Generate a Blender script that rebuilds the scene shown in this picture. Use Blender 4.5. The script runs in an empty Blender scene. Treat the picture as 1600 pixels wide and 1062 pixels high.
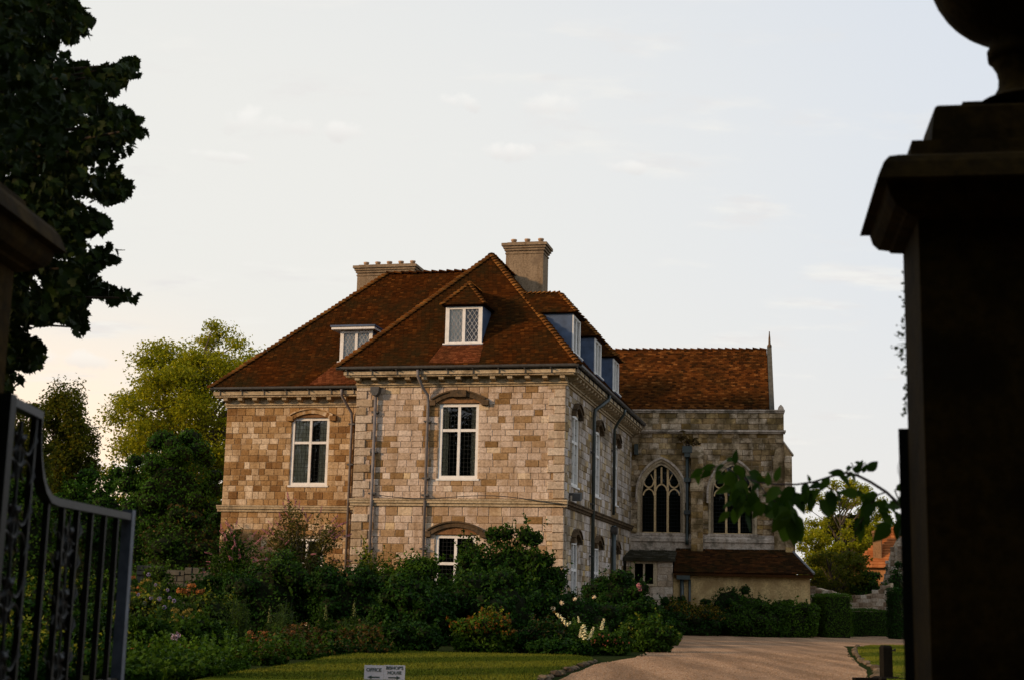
import bpy, math, random
import numpy as np
from mathutils import Vector, Matrix

sc = bpy.context.scene
COL = sc.collection
R = math.radians

# ------------------------------------------------------------------ camera
FPX, PITCH, ROLL, EYE = 2222.0, math.atan(407 / 2222), 0.023, 1.25
cF = np.array([0, math.cos(PITCH), math.sin(PITCH)])
_r0 = np.array([1.0, 0, 0]); _u0 = np.array([0, -math.sin(PITCH), math.cos(PITCH)])
cR = math.cos(ROLL) * _r0 + math.sin(ROLL) * _u0
cU = -math.sin(ROLL) * _r0 + math.cos(ROLL) * _u0
cC = np.array([0, 0, EYE])
cam = bpy.data.cameras.new('camera')
cam.sensor_width = 36; cam.lens = FPX / 1600 * 36
cam.clip_start = 0.1; cam.clip_end = 2000
cam.dof.use_dof = True; cam.dof.focus_distance = 46; cam.dof.aperture_fstop = 2.8
camo = bpy.data.objects.new('camera', cam); COL.objects.link(camo)
camo.matrix_world = Matrix(((cR[0], cU[0], -cF[0], 0), (cR[1], cU[1], -cF[1], 0), (cR[2], cU[2], -cF[2], EYE), (0, 0, 0, 1)))
sc.camera = camo

# ------------------------------------------------------------------ light
SUN_AZ, SUN_EL = R(-112), R(17)          # azimuth from +Y, clockwise; low evening light from the left
w = bpy.data.worlds.new('World'); sc.world = w; w.use_nodes = True
nt = w.node_tree; nt.nodes.clear()
def N(t, **k):
    n = nt.nodes.new(t)
    for a, b in k.items(): setattr(n, a, b)
    return n
def L(a, b): nt.links.new(a, b)
def vmath(op, a, b):
    n = N('ShaderNodeVectorMath', operation=op)
    for i, s in enumerate((a, b)):
        if hasattr(s, 'links'): L(s, n.inputs[i])
        else: n.inputs[i].default_value = s
    return n
def smath(op, a, b=0.0, clamp=False):
    n = N('ShaderNodeMath', operation=op, use_clamp=clamp)
    for i, s in enumerate((a, b)):
        if hasattr(s, 'links'): L(s, n.inputs[i])
        else: n.inputs[i].default_value = s
    return n.outputs[0]
def mixc(f, a, b):
    n = N('ShaderNodeMix', data_type='RGBA')
    for i, s in ((0, f), (6, a), (7, b)):
        if hasattr(s, 'links'): L(s, n.inputs[i])
        else: n.inputs[i].default_value = s
    return n.outputs[2]
def mrange(v, a, b, c=0.0, d=1.0):
    n = N('ShaderNodeMapRange', interpolation_type='SMOOTHSTEP')
    L(v, n.inputs[0])
    for i, s in enumerate((a, b, c, d)): n.inputs[i + 1].default_value = s
    return n.outputs[0]
sky = N('ShaderNodeTexSky', sky_type='NISHITA'); sky.sun_disc = False
sky.sun_elevation = SUN_EL; sky.sun_rotation = SUN_AZ; sky.dust_density = 2.5
tc = N('ShaderNodeTexCoord')
dirn = vmath('NORMALIZE', tc.outputs['Generated'], (0, 0, 0)).outputs[0]
sep = N('ShaderNodeSeparateXYZ'); L(dirn, sep.inputs[0])
elev = sep.outputs[2]
glow = vmath('DOT_PRODUCT', dirn, (math.sin(R(-24)), math.cos(R(-24)), 0.05)).outputs['Value']
warm = mrange(glow, 0.62, 1.0)
col = mixc(warm, (0.735, 0.785, 0.86, 1), (0.885, 0.875, 0.828, 1))     # thin veil of high cloud: cool right, warm left
zen = mrange(elev, 0.30, 1.0)
col = mixc(zen, col, (0.56, 0.64, 0.78, 1))
low = mrange(elev, 0.28, 0.0)
col = mixc(smath('MULTIPLY', low, 0.6), col, (0.91, 0.85, 0.77, 1))
hot = smath('MULTIPLY', mrange(glow, 0.955, 1.0), mrange(elev, 0.24, 0.04))
col = mixc(hot, col, (1.35, 1.0, 0.68, 1))
# clouds
den = smath('ADD', elev, 0.18)
div = N('ShaderNodeVectorMath', operation='DIVIDE')
cmb = N('ShaderNodeCombineXYZ'); L(den, cmb.inputs[0]); L(den, cmb.inputs[1]); cmb.inputs[2].default_value = 1
L(dirn, div.inputs[0]); L(cmb.outputs[0], div.inputs[1])
mp = N('ShaderNodeMapping'); mp.inputs['Scale'].default_value = (1.0, 1.9, 1.2); mp.inputs['Location'].default_value = (0.15, 0.62, 0.4)
L(div.outputs[0], mp.inputs[0])
nz = N('ShaderNodeTexNoise'); nz.inputs['Scale'].default_value = 3.4; nz.inputs['Detail'].default_value = 6; nz.inputs['Roughness'].default_value = .55
L(mp.outputs[0], nz.inputs[0])
cl = mrange(nz.outputs[0], 0.53, 0.72)
nz2 = N('ShaderNodeTexNoise'); nz2.inputs['Scale'].default_value = 9; nz2.inputs['Detail'].default_value = 4; L(mp.outputs[0], nz2.inputs[0])
ccol = mixc(mrange(nz2.outputs[0], 0.42, 0.62), (0.93, 0.91, 0.86, 1), (0.83, 0.80, 0.78, 1))
col = mixc(smath('MULTIPLY', cl, 0.8), col, ccol)
for cx, cy, sx, sy, am in ((722, 160, 45, 20, .9), (860, 165, 60, 22, .45), (790, 236, 62, 22, .7), (985, 262, 55, 14, .5), (440, 195, 150, 26, .6), (345, 245, 60, 12, .4), (100, 560, 90, 20, .5)):
    dx_, dy_ = (cx - 800) / FPX, (531 - cy) / FPX; c0 = cF + dx_ * cR + dy_ * cU; c0 /= np.linalg.norm(c0); az = np.array([c0[1], -c0[0], 0]); az /= np.linalg.norm(az); up_ = np.cross(az, c0)
    a_ = vmath('DOT_PRODUCT', dirn, tuple(az * FPX / sx)).outputs['Value']; b_ = vmath('DOT_PRODUCT', dirn, tuple(up_ * FPX / sy)).outputs['Value']
    f_ = vmath('DOT_PRODUCT', dirn, tuple(c0)).outputs['Value']
    r2 = smath('ADD', smath('MULTIPLY', a_, a_), smath('MULTIPLY', b_, b_)); puff = N('ShaderNodeTexNoise'); puff.inputs['Scale'].default_value = 42; puff.inputs['Detail'].default_value = 6; L(dirn, puff.inputs[0])
    v_ = smath('ADD', smath('MULTIPLY', r2, -.5), smath('ADD', smath('MULTIPLY', puff.outputs[0], 1.9), -.55)); m_ = smath('MULTIPLY', mrange(v_, 0.05, .5), mrange(f_, .9, .95))
    col = mixc(smath('MULTIPLY', m_, am), col, mixc(mrange(b_, -.9, .5), (.80, .765, .74, 1), (1.0, .975, .93, 1)))
bg1 = N('ShaderNodeBackground'); L(col, bg1.inputs[0]); bg1.inputs[1].default_value = 1.09
bg2 = N('ShaderNodeBackground'); L(sky.outputs[0], bg2.inputs[0]); bg2.inputs[1].default_value = 0.05
mx = N('ShaderNodeMixShader'); mx.inputs[0].default_value = 0.12
L(bg1.outputs[0], mx.inputs[1]); L(bg2.outputs[0], mx.inputs[2])
wo = N('ShaderNodeOutputWorld'); L(mx.outputs[0], wo.inputs[0])

sl = bpy.data.lights.new('sun', 'SUN'); sl.energy = 3.6; sl.angle = R(5); sl.color = (1.0, 0.67, 0.385)
so = bpy.data.objects.new('sun', sl); COL.objects.link(so)
sd = Vector((math.sin(SUN_AZ) * math.cos(SUN_EL), math.cos(SUN_AZ) * math.cos(SUN_EL), math.sin(SUN_EL)))
so.rotation_euler = sd.to_track_quat('Z', 'Y').to_euler()

sc.view_settings.view_transform = 'Standard'; sc.view_settings.look = 'None'
sc.view_settings.exposure = 0.0; sc.view_settings.gamma = 1.0; sc.view_settings.use_curve_mapping = False
sc.render.engine = 'CYCLES'
sc.cycles.max_bounces = 6; sc.cycles.transparent_max_bounces = 12
sc.cycles.use_denoising = True

# ------------------------------------------------------------------ pixel -> place
def ray(x, y): return cF + ((x - 800) * cR - (y - 531) * cU) / FPX
def at(x, y, Y):
    d = ray(x, y); return cC + d * (Y / d[1])
def grd(x, y, z=0.0):
    d = ray(x, y); return cC + d * ((z - EYE) / d[2])
def gz(y):
    t = min(1, max(0, (y - 9) / 12)); return -0.35 + 0.35 * t * t * (3 - 2 * t)

# ------------------------------------------------------------------ materials
MATS = {}
def newmat(name):
    m = bpy.data.materials.new(name); m.use_nodes = True
    t = m.node_tree; t.nodes.clear()
    out = t.nodes.new('ShaderNodeOutputMaterial'); MATS[name] = m
    return m, t, out
def node(t, ty, ins=None, **k):
    n = t.nodes.new(ty)
    for a, b in k.items(): setattr(n, a, b)
    for a, b in (ins or {}).items():
        if hasattr(b, 'links'): t.links.new(b, n.inputs[a])
        else: n.inputs[a].default_value = b
    return n
def rgb(c): return (c[0], c[1], c[2], 1)
def piece_random(t):
    """a random number per piece, whether the piece is an object or an island of a joined mesh"""
    oi = node(t, 'ShaderNodeObjectInfo'); ge = node(t, 'ShaderNodeNewGeometry')
    a = node(t, 'ShaderNodeMath', {0: oi.outputs['Random'], 1: ge.outputs['Random Per Island']}, operation='ADD')
    return node(t, 'ShaderNodeMath', {0: a.outputs[0]}, operation='FRACT').outputs[0]
def ramp(t, fac, stops, interp='LINEAR'):
    r = node(t, 'ShaderNodeValToRGB', {0: fac}); r.color_ramp.interpolation = interp
    e = r.color_ramp.elements
    while len(e) < len(stops): e.new(0.5)
    for i, (p, c) in enumerate(stops): e[i].position = p; e[i].color = rgb(c)
    return r.outputs[0]
def tmix(t, f, a, b, mode='MIX'):
    n = node(t, 'ShaderNodeMix', data_type='RGBA', blend_type=mode)
    for i, s in ((0, f), (6, a), (7, b)):
        if hasattr(s, 'links'): t.links.new(s, n.inputs[i])
        else: n.inputs[i].default_value = s
    return n.outputs[2]
def noise(t, scale, detail=5, rough=.55, vec=None):
    n = node(t, 'ShaderNodeTexNoise', {'Scale': scale, 'Detail': detail, 'Roughness': rough})
    if vec: t.links.new(vec, n.inputs[0])
    return n.outputs[0]
def mrg(t, v, a, b, c=0.0, d=1.0):
    n = node(t, 'ShaderNodeMapRange', {0: v, 1: a, 2: b, 3: c, 4: d}); return n.outputs[0]
def finish(t, out, color, rough=.9, bump=None, bstr=.4, bdist=.02, spec=.1, metal=0.0):
    p = node(t, 'ShaderNodeBsdfPrincipled', {'Roughness': rough, 'Metallic': metal, 'Specular IOR Level': spec})
    if hasattr(color, 'links'): t.links.new(color, p.inputs[0])
    else: p.inputs[0].default_value = rgb(color)
    if bump is not None:
        b = node(t, 'ShaderNodeBump', {'Strength': bstr, 'Distance': bdist, 'Height': bump}); t.links.new(b.outputs[0], p.inputs['Normal'])
    t.links.new(p.outputs[0], out.inputs[0])
def geo_pos(t): return node(t, 'ShaderNodeNewGeometry').outputs['Position']

def stone_mat(name, stops, grime=0.0, gcol=(.07, .063, .055), gscale=.9, interp='LINEAR'):
    m, t, o = newmat(name); pos = geo_pos(t)
    c = ramp(t, piece_random(t), stops, interp)
    fine = noise(t, 14, 6, .65, pos)
    c = tmix(t, .85, c, ramp(t, fine, [(.28, (.42, .40, .37)), (.5, (.95, .94, .92)), (.72, (1.34, 1.31, 1.27))]), 'MULTIPLY')
    mp = node(t, 'ShaderNodeMapping', {'Vector': pos, 'Scale': (3.2, 3.2, .30)})
    st_ = noise(t, 1.0, 5, .6, mp.outputs[0])
    c = tmix(t, .75, c, ramp(t, st_, [(.30, (.66, .60, .53)), (.52, (1, 1, 1)), (.75, (1.12, 1.11, 1.10))]), 'MULTIPLY')
    big = noise(t, gscale, 6, .62, pos)
    if grime > 0:
        c = tmix(t, mrg(t, big, .62 - grime * .3, .72 - grime * .2, 0, .85), c, rgb(gcol))
    finish(t, o, c, .93, fine, .55, .02, .06)
    return m
WARM = [(0, (.22, .13, .052)), (.09, (.30, .19, .09)), (.20, (.39, .27, .165)), (.32, (.44, .335, .245)), (.60, (.505, .40, .315)), (.82, (.56, .455, .37)), (.94, (.63, .535, .44)), (1, (.56, .42, .24))]
OCHRE = [(0, (.20, .105, .04)), (.2, (.29, .165, .066)), (.42, (.37, .23, .105)), (.66, (.43, .295, .16)), (.86, (.50, .37, .235)), (1, (.64, .51, .36))]
GREY = [(0, (.19, .13, .06)), (.2, (.33, .255, .16)), (.5, (.44, .385, .335)), (.8, (.52, .465, .425)), (1, (.45, .32, .14))]
OLD = [(0, (.26, .16, .052)), (.25, (.38, .265, .14)), (.55, (.49, .38, .25)), (.8, (.59, .475, .35)), (1, (.46, .30, .09))]
M_warm = stone_mat('ashlar_warm', WARM, .30, (.30, .195, .105), .8)
M_ochre = stone_mat('ashlar_ochre', OCHRE, .2, (.27, .165, .08), .8)
M_side = stone_mat('ashlar_weathered', GREY, .42, (.15, .12, .085), .8)
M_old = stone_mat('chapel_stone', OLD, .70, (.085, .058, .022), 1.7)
M_quoin = stone_mat('quoin_stone', [(0, (.30, .215, .125)), (.25, (.43, .34, .245)), (.7, (.50, .42, .335)), (1, (.55, .475, .385))], .08, (.20, .14, .085), 1.2)
M_trim = stone_mat('carved_stone', [(0, (.40, .315, .20)), (1, (.48, .39, .265))], .16, (.17, .13, .08), 1.5)
M_trim_old = stone_mat('carved_stone_old', [(0, (.42, .35, .28)), (1, (.52, .44, .36))], .45, (.12, .10, .07), 2.2)
M_tracery = stone_mat('tracery_stone', [(0, (.58, .41, .21)), (1, (.64, .47, .26))], .05)
M_mortar = stone_mat('mortar', [(0, (.40, .315, .22)), (1, (.42, .33, .23))], .15, (.24, .175, .11))
M_rubble = stone_mat('rubble_stone', [(0, (.16, .11, .07)), (.5, (.34, .27, .20)), (1, (.50, .44, .36))], .2)
M_render = stone_mat('cream_render', [(0, (.54, .39, .185)), (1, (.54, .39, .185))], .6, (.33, .215, .095), 1.3)
M_stucco = stone_mat('chimney_render', [(0, (.25, .185, .12)), (1, (.25, .185, .12))], .25, (.16, .115, .075), 1.2)
M_brick = stone_mat('brown_brick', [(0, (.20, .105, .05)), (1, (.27, .15, .07))], .1, (.12, .07, .04))
M_darkarch = stone_mat('blackened_stone', [(0, (.085, .058, .033)), (1, (.12, .082, .048))], .45, (.035, .03, .022), 2.5)
M_edge = stone_mat('edging_stone', [(0, (.07, .052, .034)), (1, (.16, .125, .085))], .4, (.03, .03, .014), 3)
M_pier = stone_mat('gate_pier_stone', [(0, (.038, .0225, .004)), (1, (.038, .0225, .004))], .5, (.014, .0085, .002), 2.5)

def tile_mat(name, stops, moss=.3):
    m, t, o = newmat(name); pos = geo_pos(t)
    c = ramp(t, piece_random(t), stops)
    mp = node(t, 'ShaderNodeMapping', {'Vector': pos, 'Scale': (1.1, 1.1, .30)})
    big = noise(t, .85, 6, .65, mp.outputs[0])
    c = tmix(t, mrg(t, big, .40, .66, 0, moss), c, rgb((.020, .015, .005)))
    fine = noise(t, 22, 4, .6, pos)
    c = tmix(t, .7, c, ramp(t, fine, [(.3, (.55, .55, .55)), (.7, (1.25, 1.25, 1.25))]), 'MULTIPLY')
    finish(t, o, c, .95, fine, .4, .01, .03)
    return m
M_tile = tile_mat('clay_tile', [(0, (.028, .0090, .0018)), (.3, (.042, .0126, .0022)), (.65, (.056, .0162, .0027)), (.92, (.076, .0228, .0037)), (1, (.12, .041, .0075))], .85)
M_tile_new = tile_mat('red_clay_tile', [(0, (.095, .028, .010)), (.5, (.14, .041, .015)), (1, (.19, .062, .023))], .6)
M_hip = tile_mat('hip_clay_tile', [(0, (.10, .037, .008)), (.5, (.17, .064, .014)), (1, (.26, .11, .024))], .4)
M_tile_chapel = tile_mat('chapel_clay_tile', [(0, (.032, .012, .004)), (.3, (.08, .026, .0065)), (.6, (.115, .036, .0075)), (.9, (.155, .052, .011)), (1, (.25, .10, .026))], .6)
M_tile_old = tile_mat('old_clay_tile', [(0, (.020, .011, .005)), (.5, (.042, .017, .006)), (1, (.085, .032, .010))], .8)
M_slate = tile_mat('stone_slate', [(0, (.03, .028, .018)), (.5, (.05, .045, .032)), (1, (.09, .08, .06))], .8)
M_tile_far = tile_mat('orange_clay_tile', [(0, (.30, .095, .03)), (1, (.42, .15, .05))], .1)

def plain(name, c, rough=.6, spec=.3, metal=0.0, var=.25, vs=6, bs=.15):
    m, t, o = newmat(name); pos = geo_pos(t)
    f = noise(t, vs, 5, .6, pos)
    cc = tmix(t, mrg(t, f, .3, .7), rgb([v * (1 - var) for v in c]), rgb([v * (1 + var) for v in c]))
    finish(t, o, cc, rough, noise(t, vs * 5, 4, .6, pos), bs, .005, spec, metal)
    return m
M_white = plain('white_paint', (.70, .68, .64), .55, .3, 0, .12, 5)
M_lead = plain('lead_sheet', (.05, .078, .135), .5, .4, .1, .35, 2.5)  # the sky's blue is mixed into this lead's base colour
M_greylead = plain('grey_lead', (.13, .13, .13), .6, .3, 0, .35, 2.5)
M_leadlight = plain('lead_came', (.34, .33, .32), .5)
M_leaddark = plain('dark_glazing_bar', (.016, .018, .018), .6, .1)
M_iron = plain('gutter_iron', (.055, .053, .05), .45, .5, .2, .3)
M_pipe = plain('downpipe_paint', (.155, .135, .125), .55, .4, 0, .3, 5)
M_pipeg = plain('dark_green_pipe', (.030, .042, .038), .4, .5, 0, .3)
M_gatesheen = plain('blue_sheen_iron', (.085, .105, .135), .5, .4, .1, .3, 12, .3)  # lighter bluish iron: the end stile's sheen put into its colour
M_gate = plain('wrought_iron', (.007, .008, .006), .5, .2, .1, .35, 12, .3)
M_gatelit = plain('lit_worn_iron', (.016, .018, .018), .45, .4, .2, .4, 12, .3)  # lighter iron copy: light on the worn rail and ornaments put into colour
M_pot = plain('chimney_pot_clay', (.36, .24, .15), .85)
M_curtain = plain('curtain_cloth', (.62, .56, .42), .9, .1, 0, .15, 20)
M_blind = plain('white_curtain', (.82, .77, .70), .9, .1, 0, .1, 20)
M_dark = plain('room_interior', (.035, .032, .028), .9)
M_sign = plain('sign_board', (.42, .48, .64), .45, .4, 0, .06)
M_ink = plain('sign_lettering', (.025, .05, .055), .6)
M_post = plain('dark_post', (.010, .009, .007), .95, .02)
M_bark = plain('bark', (.060, .046, .034), .95, .1, 0, .4, 9, .6)
M_barkw = plain('warm_bark', (.11, .085, .055), .95, .1, 0, .4, 9, .6)
M_coreshade = plain('core_shade', (.010, .013, .004), .95, .1, 0, .4, 7, .5)  # near-black fill: shade inside crowns and hedges put into the colour
M_stem = plain('stem', (.045, .06, .02), .8)
M_twigred = plain('red_twig', (.045, .022, .016), .7)
M_flint = plain('garden_wall_stone', (.075, .07, .055), .95, .1, 0, .3, 5, .5)

def glass(name, tint=(1, 1, 1), base=0.0):
    m, t, o = newmat(name)
    tr = node(t, 'ShaderNodeBsdfTransparent', {0: rgb(tint)})
    gl = node(t, 'ShaderNodeBsdfGlossy', {'Roughness': .03, 0: (.95, .97, 1, 1)})
    pos = geo_pos(t)
    b = node(t, 'ShaderNodeBump', {'Strength': .25, 'Distance': .06, 'Height': noise(t, 1.8, 3, .5, pos)})
    t.links.new(b.outputs[0], gl.inputs['Normal'])
    fr = node(t, 'ShaderNodeFresnel', {'IOR': 1.52})
    f = node(t, 'ShaderNodeMath', {0: fr.outputs[0], 1: base}, operation='ADD', use_clamp=True)
    ms = node(t, 'ShaderNodeMixShader', {0: f.outputs[0], 1: tr.outputs[0], 2: gl.outputs[0]})
    t.links.new(ms.outputs[0], o.inputs[0]); return m
M_glass = glass('window_glass', (.82, .84, .81), .015)
M_glass_dark = glass('old_glass', (.25, .27, .28), .02)

def leaf_mat(name, c1, c2, trans=.3, c3=None, rough=.55):
    m, t, o = newmat(name); pos = geo_pos(t)
    stops = [(0, c1), (.8, c2), (1, c3 or tuple(v * 1.35 for v in c2))]
    c = ramp(t, piece_random(t), stops)
    big = noise(t, 1.3, 3, .5, pos)
    c = tmix(t, .6, c, ramp(t, big, [(.3, (.62, .66, .6)), (.7, (1.3, 1.25, 1.15))]), 'MULTIPLY')
    p = node(t, 'ShaderNodeBsdfPrincipled', {'Roughness': rough, 'Specular IOR Level': .05, 0: c})
    tl = node(t, 'ShaderNodeBsdfTranslucent', {0: tmix(t, 1, c, (1.25, 1.15, .55, 1), 'MULTIPLY')})
    ms = node(t, 'ShaderNodeMixShader', {0: trans, 1: p.outputs[0], 2: tl.outputs[0]})
    t.links.new(ms.outputs[0], o.inputs[0]); return m
LF = {
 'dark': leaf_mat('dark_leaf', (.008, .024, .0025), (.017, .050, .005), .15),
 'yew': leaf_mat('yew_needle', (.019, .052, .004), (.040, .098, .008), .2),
 'mid': leaf_mat('green_leaf', (.018, .044, .0045), (.038, .082, .0075), .25),
 'fresh': leaf_mat('fresh_leaf', (.028, .064, .0055), (.056, .114, .009), .3),
 'lime': leaf_mat('lime_leaf', (.09, .10, .012), (.18, .19, .022), .35),
 'sunlit': leaf_mat('lime_tree_leaf', (.15, .17, .007), (.27, .275, .013), .5, (.40, .36, .025)),
 'glowleaf': leaf_mat('evening_tree_leaf', (.042, .055, .005), (.085, .095, .009), .5, (.15, .12, .012)),
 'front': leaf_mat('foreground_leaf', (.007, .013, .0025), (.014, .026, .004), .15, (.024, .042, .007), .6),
 'sprig': leaf_mat('sprig_leaf', (.016, .040, .006), (.036, .080, .010), .38, (.055, .105, .016), .5),
 'rust': leaf_mat('rust_leaf', (.10, .040, .008), (.20, .085, .012), .3),
 'gold': leaf_mat('golden_leaf', (.08, .055, .008), (.16, .11, .014), .3),
 'fern': leaf_mat('feathery_leaf', (.022, .044, .007), (.05, .085, .012), .3),
 'grass': leaf_mat('grass_blade', (.042, .062, .006), (.085, .10, .010), .3),
 'bronze': leaf_mat('bronze_leaf', (.035, .024, .008), (.075, .047, .012), .2),
 'budleaf': leaf_mat('buddleia_leaf', (.050, .054, .014), (.11, .10, .026), .3),
}
def petal(name, c): return plain(name, c, .7, .2, 0, .15, 30)
P_pink = petal('pink_petal', (.36, .13, .15)); P_mauve = petal('mauve_petal', (.25, .19, .31))
P_pale = petal('pale_pink_petal', (.52, .37, .43)); P_orange = petal('orange_petal', (.24, .08, .01))
P_gold = petal('gold_petal', (.17, .125, .014)); P_cream = petal('cream_petal', (.66, .60, .34))
P_rose = petal('rose_petal', (.80, .62, .38)); P_coral = petal('coral_petal', (.32, .10, .05)); P_white = petal('white_petal', (.66, .66, .64))

# ------------------------------------------------------------------ mesh helpers
class Fr:
    """wall frame: u to the right seen from outside, d outward, z up"""
    def __init__(s, o, deg=0.0, u=None, n=None):
        a = R(deg); s.o = np.array(o, float)
        s.u = np.array(u if u is not None else (math.cos(a), -math.sin(a), 0), float)
        s.n = np.array(n if n is not None else (-math.sin(a), -math.cos(a), 0), float)
    def pt(s, u, d, z): return s.o + s.u * u + s.n * d + np.array([0, 0, z])
    def mat(s, u, d, z, su=1, sd=1, sz=1):
        p = s.pt(u, d, z); a = s.u * su; b = -s.n * sd
        return Matrix(((a[0], b[0], 0, p[0]), (a[1], b[1], 0, p[1]), (a[2], b[2], sz, p[2]), (0, 0, 0, 1)))
IDF = Fr((0, 0, 0))
class MB:
    def __init__(s, fr=None): s.v = []; s.f = []; s.m = []; s.fr = fr
    def add(s, vs, fs, mi=0):
        b = len(s.v)
        s.v.extend(tuple(s.fr.pt(*p)) if s.fr else tuple(p) for p in vs)
        for f in fs: s.f.append([b + i for i in f]); s.m.append(mi)
    def box(s, u0, u1, d0, d1, z0, z1, mi=0):
        if u0 > u1: u0, u1 = u1, u0
        if d0 < d1 and s.fr: d0, d1 = d1, d0          # first = outer
        if not s.fr and d0 > d1: d0, d1 = d1, d0
        s.add([(u0, d0, z0), (u1, d0, z0), (u1, d1, z0), (u0, d1, z0), (u0, d0, z1), (u1, d0, z1), (u1, d1, z1), (u0, d1, z1)],
              [(0, 3, 2, 1), (4, 5, 6, 7), (0, 1, 5, 4), (1, 2, 6, 5), (2, 3, 7, 6), (3, 0, 4, 7)], mi)
    def prism(s, poly, d0, d1, mi=0):
        """polygon in (u, z), extruded between outer d0 and inner d1"""
        n = len(poly)
        s.add([(u, d0, z) for u, z in poly] + [(u, d1, z) for u, z in poly],
              [tuple(range(n)), tuple(range(2 * n - 1, n - 1, -1))] + [(i, i + n, (i + 1) % n + n, (i + 1) % n) for i in range(n)], mi)
    def ribbon(s, outer, inner, d0, d1, mi=0):
        """band between two polylines of equal length in (u, z)"""
        for i in range(len(outer) - 1):
            s.prism([inner[i], inner[i + 1], outer[i + 1], outer[i]], d0, d1, mi)
    def tube(s, pts, rad, sides=8, mi=0, cap=True):
        pts = [np.array(p, float) for p in pts]; n = len(pts)
        rads = rad if hasattr(rad, '__len__') else [rad] * n
        vs = []; fs = []
        prev = None
        for i in range(n):
            t = pts[min(i + 1, n - 1)] - pts[max(i - 1, 0)]; t /= (np.linalg.norm(t) + 1e-9)
            if prev is None:
                a = np.array([0, 0, 1.0]) if abs(t[2]) < .9 else np.array([1.0, 0, 0])
            else: a = prev
            b = np.cross(t, a); b /= np.linalg.norm(b) + 1e-9; a = np.cross(b, t); prev = a
            for k in range(sides):
                an = 2 * math.pi * k / sides
                vs.append(tuple(pts[i] + rads[i] * (math.cos(an) * a + math.sin(an) * b)))
        for i in range(n - 1):
            for k in range(sides):
                k2 = (k + 1) % sides
                fs.append((i * sides + k, i * sides + k2, (i + 1) * sides + k2, (i + 1) * sides + k))
        if cap: fs.append(tuple(range(sides - 1, -1, -1))); fs.append(tuple((n - 1) * sides + k for k in range(sides)))
        s.add(vs, fs, mi)
    def lathe(s, prof, sides=20, mi=0, c=(0, 0)):
        vs = []; fs = []
        for r, z in prof:
            for k in range(sides):
                an = 2 * math.pi * k / sides; vs.append((c[0] + r * math.cos(an), c[1] + r * math.sin(an), z))
        for i in range(len(prof) - 1):
            for k in range(sides):
                k2 = (k + 1) % sides; fs.append((i * sides + k, i * sides + k2, (i + 1) * sides + k2, (i + 1) * sides + k))
        fs.append(tuple(range(sides - 1, -1, -1))); fs.append(tuple((len(prof) - 1) * sides + k for k in range(sides)))
        s.add(vs, fs, mi)
    def square(s, prof, c=(0, 0), mi=0, dy=0.0):
        """stacked square sections (half width, z)"""
        vs = []; fs = []
        for r, z in prof: q = r - dy; vs += [(c[0] - r, c[1] - q, z), (c[0] + r, c[1] - q, z), (c[0] + r, c[1] + q, z), (c[0] - r, c[1] + q, z)]
        for i in range(len(prof) - 1):
            for k in range(4):
                k2 = (k + 1) % 4; fs.append((i * 4 + k, i * 4 + k2, i * 4 + 4 + k2, i * 4 + 4 + k))
        n = len(prof); fs.append((3, 2, 1, 0)); fs.append(tuple(4 * n - 4 + k for k in range(4)))
        s.add(vs, fs, mi)
    def mesh(s, name, mats):
        me = bpy.data.meshes.new(name); me.from_pydata(s.v, [], s.f)
        for m in (mats if isinstance(mats, (list, tuple)) else [mats]): me.materials.append(m)
        if max(s.m, default=0) > 0: me.polygons.foreach_set('material_index', s.m)
        return me
    def build(s, name, mats, parent=None, smooth=False, stuff=False):
        o = link(name, s.mesh(name, mats), parent)
        if smooth: o.data.polygons.foreach_set('use_smooth', [True] * len(o.data.polygons))
        if stuff: o['kind'] = 'stuff'
        return o
def link(name, me, parent=None):
    o = bpy.data.objects.new(name, me); COL.objects.link(o)
    if parent is not None: o.parent = parent
    return o
def tag(o, label, cat, group=None, kind=None):
    if label: o['label'] = label
    if cat: o['category'] = cat
    if group: o['group'] = group
    if kind: o['kind'] = kind
    return o
def thing(name, label, cat, loc=(0, 0, 0), rz=0.0, group=None):
    o = link(name, None); o.empty_display_size = .3; o.location = loc; o.rotation_euler = (0, 0, rz)
    return tag(o, label, cat, group)
def fast_mesh(name, V, F, mat):
    """V (n,3), F (m,k) arrays"""
    me = bpy.data.meshes.new(name); V = np.asarray(V, np.float32); F = np.asarray(F, np.int32)
    k = F.shape[1]
    me.vertices.add(len(V)); me.vertices.foreach_set('co', V.ravel())
    me.loops.add(F.size); me.loops.foreach_set('vertex_index', F.ravel())
    me.polygons.add(len(F)); me.polygons.foreach_set('loop_start', np.arange(0, F.size, k, dtype=np.int32))
    try: me.polygons.foreach_set('loop_total', np.full(len(F), k, np.int32))
    except Exception: pass
    me.update(calc_edges=True); me.materials.append(mat)
    return me

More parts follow.
